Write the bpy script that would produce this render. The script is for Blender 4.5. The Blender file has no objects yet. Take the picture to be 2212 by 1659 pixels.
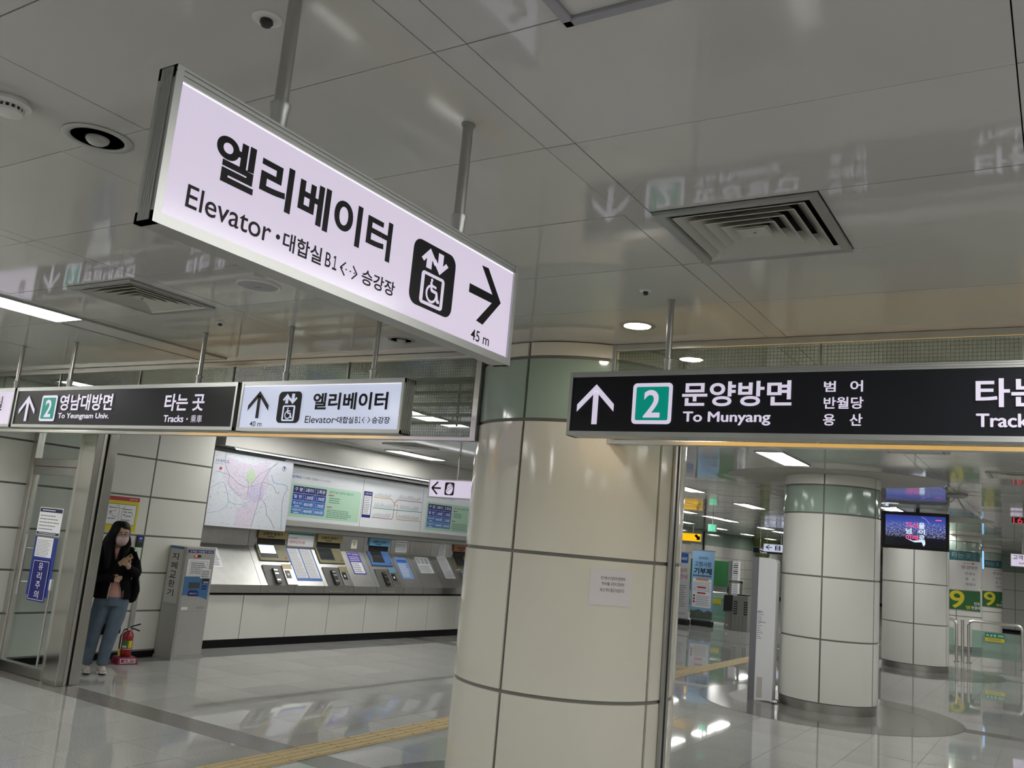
import bpy, bmesh, math, random
from mathutils import Vector, Matrix
random.seed(7)
scene = bpy.context.scene
col = scene.collection
R_ = math.radians

# ------------------------------------------------------------------ camera, world, exposure
def _cam():
    yaw, pitch, roll = -.5641, .17597, .09035
    f = Vector((math.sin(yaw)*math.cos(pitch), math.cos(yaw)*math.cos(pitch), math.sin(pitch)))
    r = Vector((math.cos(yaw), -math.sin(yaw), 0)); u = r.cross(f)
    c, s = math.cos(roll), math.sin(roll)
    rr, uu = c*r + s*u, -s*r + c*u
    cam = bpy.data.cameras.new('camera'); cam.sensor_width = 36; cam.lens = 1917/2212*36
    cam.clip_start = .05; cam.clip_end = 200
    o = bpy.data.objects.new('camera', cam); col.objects.link(o)
    m = Matrix((rr, uu, -f)).transposed().to_4x4(); m.translation = (0, 0, 1.75)
    o.matrix_world = m
    scene.camera = o
_cam()
w = bpy.data.worlds.new('world'); scene.world = w; w.use_nodes = True
w.node_tree.nodes['Background'].inputs[0].default_value = (0, 0, 0, 1)
w.node_tree.nodes['Background'].inputs[1].default_value = 0
vs = scene.view_settings
vs.view_transform = 'Standard'; vs.look = 'None'; vs.gamma = 1; vs.use_curve_mapping = False
vs.exposure = 0.0
cy = scene.cycles
cy.max_bounces = 5; cy.diffuse_bounces = 3; cy.glossy_bounces = 3; cy.transmission_bounces = 2; cy.transparent_max_bounces = 10
cy.caustics_reflective = False; cy.caustics_refractive = False; cy.sample_clamp_indirect = 5; cy.use_adaptive_sampling = True; cy.adaptive_threshold = .04; cy.use_denoising = True
LAMP = 21.0          # radiance of the lit ceiling panels
SIGN = .64          # radiance of a lit sign face
CEIL = 3.0

# ------------------------------------------------------------------ materials
MATS = {}
def M(name, c=(.8, .8, .8), rough=.5, metal=0., spec=.5, var=0., vscale=8., bump=0., bscale=60., emit=None, es=0., coat=0., rnd=0., samp=True, speck=0., alpha=None, wave=None):
    if name in MATS: return MATS[name]
    m = bpy.data.materials.new(name); m.use_nodes = True; MATS[name] = m
    nt = m.node_tree; b = nt.nodes['Principled BSDF']
    b.inputs['Base Color'].default_value = (*c, 1); b.inputs['Roughness'].default_value = rough
    b.inputs['Metallic'].default_value = metal; b.inputs['Specular IOR Level'].default_value = spec
    if coat: b.inputs['Coat Weight'].default_value = coat; b.inputs['Coat Roughness'].default_value = .04
    last = None
    def mixmul(fac_socket, amt, prev):
        mr = nt.nodes.new('ShaderNodeMapRange'); nt.links.new(fac_socket, mr.inputs[0])
        mr.inputs['To Min'].default_value = 1-amt; mr.inputs['To Max'].default_value = 1+amt
        mx = nt.nodes.new('ShaderNodeVectorMath'); mx.operation = 'MULTIPLY'
        if prev is None: mx.inputs[0].default_value = c
        else: nt.links.new(prev, mx.inputs[0])
        nt.links.new(mr.outputs[0], mx.inputs[1]); return mx.outputs[0]
    if var or bump or speck:
        tc = nt.nodes.new('ShaderNodeTexCoord')
    if var:
        n = nt.nodes.new('ShaderNodeTexNoise'); n.inputs['Scale'].default_value = vscale; n.inputs['Detail'].default_value = 5
        nt.links.new(tc.outputs['Object'], n.inputs[0]); last = mixmul(n.outputs[0], var*2, last)
    if speck:
        n = nt.nodes.new('ShaderNodeTexNoise'); n.inputs['Scale'].default_value = 95; n.inputs['Detail'].default_value = 3
        nt.links.new(tc.outputs['Object'], n.inputs[0]); last = mixmul(n.outputs[0], speck*2.5, last)
    if rnd:
        oi = nt.nodes.new('ShaderNodeObjectInfo'); last = mixmul(oi.outputs['Random'], rnd, last)
    if last is not None: nt.links.new(last, b.inputs['Base Color'])
    if bump:
        n = nt.nodes.new('ShaderNodeTexNoise'); n.inputs['Scale'].default_value = bscale; n.inputs['Detail'].default_value = 3
        nt.links.new(tc.outputs['Object'], n.inputs[0])
        bp = nt.nodes.new('ShaderNodeBump'); bp.inputs['Strength'].default_value = bump; bp.inputs['Distance'].default_value = .01
        nt.links.new(n.outputs[0], bp.inputs['Height']); nt.links.new(bp.outputs[0], b.inputs['Normal'])
    if emit:
        b.inputs['Emission Color'].default_value = (*emit, 1); b.inputs['Emission Strength'].default_value = es
        if not samp: m.cycles.emission_sampling = 'NONE'
    return m
def glass(name, tint=(.93, .97, .95), refl=1.0, rough=.0, haze=0.):
    m = bpy.data.materials.new(name); m.use_nodes = True; nt = m.node_tree; nt.nodes.clear()
    out = nt.nodes.new('ShaderNodeOutputMaterial'); t = nt.nodes.new('ShaderNodeBsdfTransparent'); g = nt.nodes.new('ShaderNodeBsdfGlossy')
    t.inputs[0].default_value = (*tint, 1); g.inputs['Roughness'].default_value = rough; g.inputs[0].default_value = (refl, refl, refl, 1)
    fr = nt.nodes.new('ShaderNodeFresnel'); ge = nt.nodes.new('ShaderNodeNewGeometry'); io = nt.nodes.new('ShaderNodeMapRange'); nt.links.new(ge.outputs['Backfacing'], io.inputs[0]); io.inputs['To Min'].default_value = 1.5; io.inputs['To Max'].default_value = 1/1.5; nt.links.new(io.outputs[0], fr.inputs[0])
    mx = nt.nodes.new('ShaderNodeMixShader'); nt.links.new(fr.outputs[0], mx.inputs[0]); nt.links.new(t.outputs[0], mx.inputs[1]); nt.links.new(g.outputs[0], mx.inputs[2])
    last = mx.outputs[0]
    if haze:
        d = nt.nodes.new('ShaderNodeBsdfDiffuse'); d.inputs[0].default_value = (.7, .76, .74, 1)
        m2 = nt.nodes.new('ShaderNodeMixShader'); m2.inputs[0].default_value = haze
        nt.links.new(last, m2.inputs[1]); nt.links.new(d.outputs[0], m2.inputs[2]); last = m2.outputs[0]
    nt.links.new(last, out.inputs[0]); return m

ceil_m = M('ceiling_enamel', (.57, .57, .55), .06, spec=.55, var=.03, vscale=1.5, bump=.0015, bscale=14, rnd=.02)
ceil_bk = M('ceiling_backing', (.12, .12, .12), .8)
floor_m = M('granite_light', (.39, .39, .38), .032, spec=.55, speck=.24, rnd=.06, var=.05, vscale=2)
floor_d = M('granite_dark', (.125, .12, .112), .12, spec=.5, speck=.18)
floor_b = M('granite_brown', (.165, .158, .143), .2, spec=.4, speck=.2)
joint_f = M('floor_joint', (.13, .13, .13), .8)
enamel = M('white_enamel_panel', (.74, .74, .69), .22, spec=.5, var=.015, vscale=1.2, rnd=.015)
cream = M('cream_enamel_panel', (.76, .75, .66), .1, spec=.55, var=.015, vscale=1.5, bump=.01, bscale=3)
mint = M('mint_enamel_panel', (.33, .43, .36), .08, spec=.6, bump=.012, bscale=4)
joint_m = M('panel_joint', (.21, .205, .195), .6, var=.05)
steel = M('brushed_steel', (.66, .65, .62), .28, metal=1, var=.06, vscale=6)
pillar_m = M('pillar_steel', (.50, .49, .465), .16, metal=1, var=.08, vscale=3, bump=.01, bscale=2)
console_m = M('console_steel', (.60, .60, .58), .42, metal=1, var=.06, vscale=9)
steel_d = M('dull_steel', (.46, .455, .44), .32, metal=1, var=.06, vscale=9)
alu = M('anodised_aluminium', (.46, .47, .46), .38, metal=.8, var=.02)
alu_d = M('grey_aluminium', (.36, .37, .36), .4, metal=.6)
black = M('black_print', (.008, .008, .010), .4, spec=.15)
blackp = M('black_plastic', (.016, .016, .017), .4)
rubber = M('black_slot', (.008, .008, .008), .7)
signblk = M('dark_sign_face', (.014, .015, .019), .25, spec=.2)
whitep = M('white_plastic', (.78, .78, .77), .4)
paper = M('white_paper', (.80, .81, .84), .6, var=.01)
greyp = M('grey_plastic', (.36, .36, .35), .45)
galv = M('grey_painted_steel', (.40, .40, .385), .42, var=.03, vscale=20)
signw = M('lit_white_acrylic', (.25, .24, .26), .15, spec=.3, emit=(.86, .76, .96), es=SIGN)
signc = M('lit_cool_acrylic', (.25, .25, .27), .15, spec=.3, emit=(.72, .78, 1.0), es=SIGN)
signl = M('lit_white_lettering', (.25, .24, .26), .3, emit=(.86, .78, .98), es=SIGN, samp=False)
signt = M('lit_teal_acrylic', (.0, .08, .06), .35, spec=.2, emit=(.0, .33, .25), es=.6, samp=False)
edge_led = M('lit_sign_edge', (.8, .8, .8), .3, emit=(1, .95, 1), es=1.0, samp=False)
signy = M('lit_yellow_acrylic', (.8, .5, .1), .3, emit=(1.0, .58, .16), es=1.05)
lamp_m = M('lit_lamp_diffuser', (.8, .8, .8), .4, emit=(1.0, .99, .95), es=LAMP)
lamp_off = M('unlit_lamp_diffuser', (.60, .60, .58), .35)
spot_m = M('lit_downlight', (.8, .8, .8), .4, emit=(1.0, .93, .82), es=60)
strip_m = M('lit_counter_tube', (.8, .8, .8), .4, emit=(.96, .98, 1.0), es=6)
glass_m = glass('clear_glass', (.91, .955, .94), .9)
wired_g = glass('wired_glass', (.80, .84, .78), .9, haze=.05)
fence_g = glass('green_fence_glass', (.56, .74, .66), .9, haze=.2)
skin = M('skin', (.56, .36, .27), .5)
hairm = M('black_hair', (.004, .004, .004), .5, spec=.15, bump=.3, bscale=150)
jacketm = M('black_jacket_cloth', (.005, .005, .006), .85, spec=.1, bump=.15, bscale=90)
pinkm = M('salmon_knit', (.60, .34, .29), .85, bump=.25, bscale=260)
jeanm = M('blue_denim', (.11, .155, .215), .8, var=.22, vscale=9, bump=.2, bscale=400)
maskm = M('pink_mask_cloth', (.62, .45, .47), .7)
redm = M('red_enamel', (.30, .012, .018), .22, coat=.4)
navy = M('navy_print', (.012, .014, .16), .5)
blue = M('blue_print', (.03, .13, .52), .45)
midb = M('machine_blue', (.05, .17, .36), .4)
purp = M('violet_print', (.10, .07, .42), .5)
dkgrn = M('dark_green_print', (.02, .12, .035), .45)
yel = M('yellow_print', (.66, .58, .02), .45)
redp = M('red_print', (.42, .03, .05), .5)
olive = M('olive_machine', (.20, .185, .09), .4)
tan = M('tan_label', (.42, .34, .16), .45)
tact = M('yellow_tactile', (.43, .33, .15), .55, var=.1, vscale=9)
tinyt = M('grey_print', (.16, .17, .20), .6)
boardw = M('lit_board_white', (.66, .68, .70), .35, emit=(.8, .86, .95), es=.06)
boardg = M('board_green', (.42, .62, .48), .5, emit=(.5, .8, .58), es=.04)

# ------------------------------------------------------------------ object helpers
ROOT = {}
def tag(o, label=None, cat=None, group=None, kind=None):
    if label: o['label'] = label
    if cat: o['category'] = cat
    if group: o['group'] = group
    if kind: o['kind'] = kind
    return o
def thing(name, label, cat, loc, group=None, kind=None):
    o = bpy.data.objects.new(name, None); col.objects.link(o); o.location = loc; o.empty_display_size = .1
    ROOT[o.name] = Vector(loc); return tag(o, label, cat, group, kind)
def base_of(p): return ROOT.get(p.name, Vector((0, 0, 0)))
class MB:
    def __init__(s): s.v = []; s.f = []
    def add(s, vs_, fs):
        b = len(s.v); s.v += [tuple(p) for p in vs_]; s.f += [tuple(b+i for i in q) for q in fs]; return s
    def box(s, x0, x1, y0, y1, z0, z1):
        return s.add([(x0,y0,z0),(x1,y0,z0),(x1,y1,z0),(x0,y1,z0),(x0,y0,z1),(x1,y0,z1),(x1,y1,z1),(x0,y1,z1)],
                     [(3,2,1,0),(4,5,6,7),(0,1,5,4),(1,2,6,5),(2,3,7,6),(3,0,4,7)])
    def hexa(s, a, b):           # two quads (bottom, top) joined
        return s.add(list(a)+list(b), [(3,2,1,0),(4,5,6,7),(0,1,5,4),(1,2,6,5),(2,3,7,6),(3,0,4,7)])
    def prism(s, poly, vec):
        n = len(poly); vec = Vector(vec); a = [Vector(p) for p in poly]; b = [p+vec for p in a]
        return s.add(a+b, [tuple(range(n-1,-1,-1)), tuple(range(n,2*n))]+[(i,(i+1)%n,n+(i+1)%n,n+i) for i in range(n)])
    def cyl(s, p0, p1, r0, r1=None, n=14, sq=(1,1)):
        p0, p1 = Vector(p0), Vector(p1); r1 = r0 if r1 is None else r1
        d = (p1-p0).normalized(); a = d.orthogonal().normalized() if abs(d.z) < .95 else Vector((1,0,0)); a = (a - d*a.dot(d)).normalized(); b = d.cross(a)
        A = [p0+a*math.cos(t)*r0*sq[0]+b*math.sin(t)*r0*sq[1] for t in [2*math.pi*i/n for i in range(n)]]
        B = [p1+a*math.cos(t)*r1*sq[0]+b*math.sin(t)*r1*sq[1] for t in [2*math.pi*i/n for i in range(n)]]
        return s.add(A+B, [tuple(range(n-1,-1,-1)), tuple(range(n,2*n))]+[(i,(i+1)%n,n+(i+1)%n,n+i) for i in range(n)])
    def tube(s, pts, r, n=10):
        pts = [Vector(p) for p in pts]; rings = []
        for i, p in enumerate(pts):
            d = ((pts[min(i+1,len(pts)-1)]-pts[max(i-1,0)])).normalized()
            a = Vector((0,0,1)) if abs(d.z) < .9 else Vector((1,0,0)); a = (a-d*a.dot(d)).normalized(); b = d.cross(a)
            rad = r[i] if isinstance(r, (list, tuple)) else r
            rings.append([p+a*math.cos(2*math.pi*k/n)*rad+b*math.sin(2*math.pi*k/n)*rad for k in range(n)])
        return s.loft(rings)
    def loft(s, rings, caps=True, closed=True):
        n = len(rings[0]); V_ = [p for r in rings for p in r]; F = []
        for i in range(len(rings)-1):
            for k in range(n if closed else n-1):
                F.append((i*n+k, i*n+(k+1)%n, (i+1)*n+(k+1)%n, (i+1)*n+k))
        if caps: F += [tuple(range(n-1,-1,-1)), tuple((len(rings)-1)*n+k for k in range(n))]
        return s.add(V_, F)
    def lathe(s, prof, c, n=24):   # profile [(r,z)], axis +z at c ; open ends
        return s.loft([[(c[0]+r*math.cos(2*math.pi*k/n), c[1]+r*math.sin(2*math.pi*k/n), c[2]+z) for k in range(n)] for r, z in prof], caps=True)
    def ball(s, c, r, n=14, m=9):
        rx, ry, rz = r if isinstance(r, (tuple, list)) else (r, r, r)
        return s.loft([[(c[0]+rx*math.sin(math.pi*j/m)*math.cos(2*math.pi*k/n), c[1]+ry*math.sin(math.pi*j/m)*math.sin(2*math.pi*k/n), c[2]-rz*math.cos(math.pi*j/m)) for k in range(n)] for j in [.12]+list(range(1,m))+[m-.12]])
    def mesh(s, name, off=(0,0,0), smooth=False):
        me = bpy.data.meshes.new(name); o = Vector(off); me.from_pydata([Vector(p)-o for p in s.v], [], s.f)
        bm = bmesh.new(); bm.from_mesh(me); bmesh.ops.recalc_face_normals(bm, faces=bm.faces); bm.to_mesh(me); bm.free()
        if smooth:
            for p in me.polygons: p.use_smooth = True
            try: me.set_sharp_from_angle(angle=R_(38))
            except Exception: pass
        return me
    def build(s, name, mat, parent=None, loc=None, smooth=False, bevel=0, label=None, cat=None, group=None, kind=None):
        off = Vector(loc) if loc is not None else (base_of(parent) if parent else Vector((0,0,0)))
        me = s.mesh(name, off, smooth); me.materials.append(mat)
        if bevel:
            bm = bmesh.new(); bm.from_mesh(me); bmesh.ops.bevel(bm, geom=[e for e in bm.edges if e.calc_face_angle(0) > .6], offset=bevel, segments=2, affect='EDGES', profile=.5, clamp_overlap=True); bm.to_mesh(me); bm.free()
        o = bpy.data.objects.new(name, me); col.objects.link(o)
        if parent: o.parent = parent; ROOT[o.name] = base_of(parent)
        elif loc is not None: o.location = loc; ROOT[o.name] = Vector(loc)
        return tag(o, label, cat, group, kind)
def dup(root, loc, label=None, group=None, parent=None):
    r = root.copy(); col.objects.link(r); r.location = loc
    if label: r['label'] = label
    if group: r['group'] = group
    if parent: r.parent = parent
    for ch in list(root.children):
        c = ch.copy(); col.objects.link(c); c.parent = r
        for g in list(ch.children):
            d = g.copy(); col.objects.link(d); d.parent = c
    return r

class Face:                      # flat frame: a to the right, b up, h out of the surface
    def __init__(s, O, right, up, normal=None):
        s.O = Vector(O); s.r = Vector(right).normalized(); s.u = Vector(up).normalized(); s.n = Vector(normal).normalized() if normal else s.r.cross(s.u)
    def P(s, a, b, h=0): return s.O+s.r*a+s.u*b+s.n*h
    def box(s, mb, a0, a1, b0, b1, h0, h1):
        return mb.hexa([s.P(a0,b0,h0),s.P(a1,b0,h0),s.P(a1,b1,h0),s.P(a0,b1,h0)], [s.P(a0,b0,h1),s.P(a1,b0,h1),s.P(a1,b1,h1),s.P(a0,b1,h1)])
    def poly(s, mb, pts, h0, h1): return mb.prism([s.P(a,b,h0) for a, b in pts], s.n*(h1-h0))
    def rrect(s, mb, a0, a1, b0, b1, r, h0, h1, n=5):
        p = []
        for cx, cy, t0 in ((a1-r,b1-r,0),(a0+r,b1-r,90),(a0+r,b0+r,180),(a1-r,b0+r,270)):
            p += [(cx+r*math.cos(R_(t0+90*i/n)), cy+r*math.sin(R_(t0+90*i/n))) for i in range(n+1)]
        return s.poly(mb, p, h0, h1)
    def stroke(s, mb, pts, w, h0, h1):
        for (a0,b0), (a1,b1) in zip(pts, pts[1:]):
            L = math.hypot(a1-a0, b1-b0) or 1e-6; dx, dy = (a1-a0)/L, (b1-b0)/L; e = w/2
            s.poly(mb, [(a0-dx*e*.3-dy*e, b0-dy*e*.3+dx*e),(a0-dx*e*.3+dy*e, b0-dy*e*.3-dx*e),(a1+dx*e*.3+dy*e, b1+dy*e*.3-dx*e),(a1+dx*e*.3-dy*e, b1+dy*e*.3+dx*e)], h0, h1)
        return mb
    def disc(s, mb, a, b, r, h0, h1, n=18, ra=None): 
        ra = ra or r
        return s.poly(mb, [(a+ra*math.cos(2*math.pi*i/n), b+r*math.sin(2*math.pi*i/n)) for i in range(n)], h0, h1)
_ts = bpy.data.scenes.new('glyphs'); _TC = {}
def glyphs(body, bold):
    k = (body, bold)
    if k not in _TC:
        cu = bpy.data.curves.new('t', 'FONT'); cu.body = body; cu.offset = bold; cu.resolution_u = 6 if len(body) < 12 else 3
        o = bpy.data.objects.new('t', cu); _ts.collection.objects.link(o)
        vl = _ts.view_layers[0]; vl.update(); dg = vl.depsgraph
        me = bpy.data.meshes.new_from_object(o.evaluated_get(dg))
        vv = [v.co.copy() for v in me.vertices]; ff = [tuple(p.vertices) for p in me.polygons]
        bpy.data.objects.remove(o); bpy.data.meshes.remove(me); bpy.data.curves.remove(cu)
        x0 = min(v.x for v in vv); x1 = max(v.x for v in vv); y0 = min(v.y for v in vv); y1 = max(v.y for v in vv)
        _TC[k] = ([((v.x-x0)/(x1-x0), (v.y-y0)/(y1-y0)) for v in vv], ff)
    return _TC[k]
def text(face, body, a0, a1, b0, b1, mat, parent, h=.001, bold=.012, name='lettering', mb=None, fat=0):
    vv, ff = glyphs(body, bold)
    own = mb is None; mb = mb or MB()
    for da, db in (((0, 0),) if not fat else ((-fat, 0), (fat, 0), (0, -fat*.6), (0, fat*.6))):
        mb.add([face.P(a0+fat+(a1-a0-2*fat)*x+da, b0+fat+(b1-b0-2*fat)*y+db, h+da*.01+db*.02) for x, y in vv], ff)
    return mb.build(name, mat, parent) if own else mb
def subdiv(vv, ff, mx):
    V_ = list(vv); T = []
    for f in ff:
        for k in range(1, len(f)-1): T.append((f[0], f[k], f[k+1]))
    out = []
    while T:
        t = T.pop(); e = max(((abs(V_[t[i]][0]-V_[t[(i+1) % 3]][0]), i) for i in range(3)))
        if e[0] <= mx: out.append(t); continue
        i = e[1]; a, b, c = t[i], t[(i+1) % 3], t[(i+2) % 3]
        V_.append(((V_[a][0]+V_[b][0])/2, (V_[a][1]+V_[b][1])/2)); m = len(V_)-1; T += [(a, m, c), (m, b, c)]
    return V_, out
def lines(face, mb, a0, a1, b0, b1, n, h, fill=.4, rag=.25):   # illegible small print: rows of short dashes
    dz = (b1-b0)/n
    for i in range(n):
        b = b1-dz*(i+.5); a = a0; end = a1-(a1-a0)*rag*random.random()
        while a < end:
            wd = min((a1-a0)*random.uniform(.05,.16), end-a); face.box(mb, a, a+wd, b-dz*fill/2, b+dz*fill/2, h, h+.0006); a += wd+(a1-a0)*.018
    return mb

# ================================================================== THE SETTING
X, Y, Z = Vector((1,0,0)), Vector((0,1,0)), Vector((0,0,1))
# ---- floor: slab, granite tiles as pieces, dark strips along the column lines
YS = [(-2.06, -2.375), (5.235, 5.55), (12.49, 12.80), (19.95, 20.26), (27.35, 27.66), (34.85, 35.16)]
COLS = [(-2.80, 5.37, .715), (-2.687, 12.64, .62), (-2.60, 20.1, .62), (-2.53, 27.5, .62), (-2.45, 35.0, .62)]
floor = MB().box(-14, 9, -8, 60, -.08, -.004).build('floor', joint_f, kind='structure')
xe = [-1.235-.61*k for k in range(-17, 22)]
bands = [(-2.06+.0, 5.235, 12), (5.55, 12.49, 11), (12.80, 19.95, 12), (20.26, 27.35, 12), (27.66, 34.85, 12), (35.16, 60., 41), (-8, -2.375, 9)]
tile_me = {}
def tile(w_, d_, mat):
    k = (round(w_, 3), round(d_, 3), mat.name)
    if k not in tile_me:
        g = .0018; me = MB().box(g, w_-g, g, d_-g, -.004, 0).mesh('tile'); me.materials.append(mat); tile_me[k] = me
    return tile_me[k]
ntile = 0; rest = MB()
for (b0, b1, n) in bands:
    d_ = (b1-b0)/n
    for j in range(n):
        y0 = b0+j*d_
        for i in range(len(xe)-1):
            x1, x0 = xe[i], xe[i+1]
            if x1 < -13.6 or x0 > 8.6: continue
            if -9.6 < x0 and x1 < 1.0 and 4.0 < y0 < 13.4 and ntile < 285:
                o = bpy.data.objects.new('tile', tile(x1-x0, d_, floor_m)); col.objects.link(o); o.location = (x0, y0, 0); o.parent = floor; ntile += 1
                o.rotation_euler = (random.uniform(-.0006,.0006), random.uniform(-.0006,.0006), 0)
            else:
                rest.box(x0+.0018, x1-.0018, y0+.0018, y0+d_-.0018, -.004, 0)
rest.build('tile_field', floor_m, floor, kind='stuff')
for i, (a, b) in enumerate(YS):
    a, b = min(a, b), max(a, b); m = MB()
    for k in range(24): m.box(-13.6+k*.93+.001, -13.6+(k+1)*.93-.001, a+.001, b-.001, -.004, .0004)
    m.build('dark_strip', floor_b, floor)
def ringfloor(c, r0x, r0y, r1x, r1y, z, mat, name, mb=None, n=64):
    m = MB()
    A = [[(c[0]+rx*math.cos(2*math.pi*k/n), c[1]+ry*math.sin(2*math.pi*k/n), z) for k in range(n)] for rx, ry in ((r0x,r0y),(r1x,r1y))]
    m.loft(A, caps=False); return m.build(name, mat, floor)
for cx, cy, r in COLS:
    ringfloor((cx, cy), .5, .5, 1.26, 1.10, .0012, floor_b, 'inlay_ring')
    ringfloor((cx, cy), 1.26, 1.10, 1.62, 1.72, .002, floor_d, 'inlay_ring')
# tactile paving strip: each 30 cm tile with four bars, named pieces of the floor
tm = MB().box(.001, .299, .001, .299, -.003, .003)
for k in range(4): tm.loft([[(.035+.0766*k-q*e, .012 if yy == 0 else .288, zz) for q, e, zz in ((1,.017,.003),(1,.011,.008),(-1,.011,.008),(-1,.017,.003))] for yy in (0, 1)])
tme = tm.mesh('tactile_tile'); tme.materials.append(tact)
for k in range(52):
    o = bpy.data.objects.new('tactile_tile', tme); col.objects.link(o); o.location = (-5.215, 1.9+k*.3, .0005); o.parent = floor
for k in range(12):
    o = bpy.data.objects.new('tactile_tile', tme); col.objects.link(o); o.rotation_euler = (0, 0, R_(90)); o.location = (-5.215-.3*k, 14.2, .0005); o.parent = floor

# ---- ceiling: backing slab and enamel panels as pieces
ceiling = MB().box(-14, 9, -8, 60, CEIL+.06, CEIL+.2).build('ceiling', ceil_bk, kind='structure')
VENTS = [(-1.29, 2.888), (-5.0, 2.888), (-4.29+.0, 9.568), (-1.29, 16.25), (-7.29, 12.0)]
def vent_cell(x0, x1, y0):
    for vx, vy in VENTS[:2]:
        if abs(y0-vy) < .02 and vx > x0-.02 and vx+.605 < x1+.02: return vx
    return None
prest = MB(); cells = []
rows = [1.0655+.6075*k for k in range(-15, 98)]
for kx in range(-3, 5):
    b = -.08-3.0*kx
    cells += [(b-1.21, b), (b-1.315, b-1.21), (b-2.52, b-1.315), (b-3.0, b-2.52)]
pan_me = {}
def panel_mesh(w_, d_):
    k = (round(w_,3), round(d_,3))
    if k not in pan_me:
        g = .0018; me = MB().box(g, w_-g, g, d_-g, 0, .02).mesh('panel'); me.materials.append(ceil_m); pan_me[k] = me
    return pan_me[k]
npan = 0
for y0 in rows:
    if y0 > 59: continue
    for x0, x1 in cells:
        if x1 < -13.8 or x0 > 8.8: continue
        vx = vent_cell(x0, x1, y0)
        parts = [(x0, x1)] if vx is None else ([(vx+.605, x1)] if vx-x0 < .02 else [(x0, vx)])
        for a, c in parts:
            if -9.3 < a and c < .5 and .4 < y0 < 12.2 and npan < 290:
                o = bpy.data.objects.new('ceiling_panel', panel_mesh(c-a, .6075)); col.objects.link(o); o.parent = ceiling
                o.location = (a, y0, CEIL+random.uniform(0, .001)); o.rotation_euler = (random.uniform(-.0015,.0015), random.uniform(-.001,.001), 0); npan += 1
            else:
                t1, t2 = random.uniform(-.003,.003), random.uniform(-.003,.003)
                prest.hexa([(a+.0018,y0+.0018,CEIL),(c-.0018,y0+.0018,CEIL+t1),(c-.0018,y0+.6057,CEIL+t1+t2),(a+.0018,y0+.6057,CEIL+t2)], [(a+.0018,y0+.0018,CEIL+.02),(c-.0018,y0+.0018,CEIL+.02),(c-.0018,y0+.6057,CEIL+.02),(a+.0018,y0+.6057,CEIL+.02)])
prest.build('ceiling_panel_field', ceil_m, ceiling, kind='stuff')
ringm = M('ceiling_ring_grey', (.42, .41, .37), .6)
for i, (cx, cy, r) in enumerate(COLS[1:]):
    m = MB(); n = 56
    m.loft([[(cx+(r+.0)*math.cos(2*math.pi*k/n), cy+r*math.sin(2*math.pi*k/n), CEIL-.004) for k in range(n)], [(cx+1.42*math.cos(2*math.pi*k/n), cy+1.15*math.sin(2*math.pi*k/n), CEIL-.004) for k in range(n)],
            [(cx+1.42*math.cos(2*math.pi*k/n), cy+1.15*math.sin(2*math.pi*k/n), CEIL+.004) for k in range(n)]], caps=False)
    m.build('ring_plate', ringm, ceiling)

# ---- walls built of enamel panels with recessed joints
def panel_wall(name, face, a0, a1, zs, aj, mat=enamel, depth=.012, gap=.0105, top=None, plinth=True, back=.25):
    """face: frame of the wall surface, b = height"""
    m = MB(); face.box(m, a0, a1, 0, CEIL+.06, -back, -depth); root = m.build(name, joint_m, kind='structure')
    if plinth:
        p = MB(); face.box(p, a0, a1, 0, zs[0]-.01, -depth, -.004); p.build('plinth', black, root)
    shared = {}
    for i in range(len(aj)-1):
        for j in range(len(zs)-1):
            w_, h_ = aj[i+1]-aj[i]-2*gap, zs[j+1]-zs[j]-2*gap
            mt = top if (top and j == len(zs)-2) else mat
            k = (round(w_,3), round(h_,3), mt.name)
            if k not in shared:
                q = MB(); F0 = Face((0,0,0), face.r, face.u, face.n); F0.box(q, 0, w_, 0, h_, -depth, 0); me = q.mesh('wall_panel'); me.materials.append(mt); shared[k] = me
            o = bpy.data.objects.new('wall_panel', shared[k]); col.objects.link(o); o.parent = root; o.location = face.P(aj[i]+gap, zs[j]+gap, random.uniform(0,.0008))
    return root
zs = [.085, .548, .997, 1.435, 1.90, 2.36, 2.82, 3.0]
FL = Face((-9.46, 0, 0), Y, Z)                 # normal +x
panel_wall('wall_left', FL, -8, 7.84, zs, [-6.0, -5.0, -4.1, -3.2, -2.3, -1.4, -.5, .4, 1.3, 2.2, 3.1, 4.05, 5.0, 6.09, 6.98, 7.835])
panel_wall('wall_end_left', Face((-13.3, 0, 0), Y, Z), 14.5, 60, [.1, .55, 1.0, 1.45, 1.9, 2.4, 3.0], [25+1.17*k for k in range(31)], top=mint)
panel_wall('wall_far', Face((0, 59.5, 0), X, Z), -13.3, 9, [.1, 1.0, 1.9, 2.4, 3.0], [-13.3+1.7*k for k in range(14)], top=mint)
panel_wall('wall_stair', Face((0, 42, 0), X, Z), -2.2, 9, [.1, .9, 1.65, 2.38, 3.0], [-2.2, -1.74, -.6, .6, 1.8, 3.0, 4.2, 5.4, 6.6, 7.8, 9], top=mint)
MB().box(-14, 9, -8.2, -8, 0, 3.06).build('wall_back', enamel, kind='structure')
MB().box(8.8, 9, -8, 42, 0, 3.06).build('wall_right', enamel, kind='structure')

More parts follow.
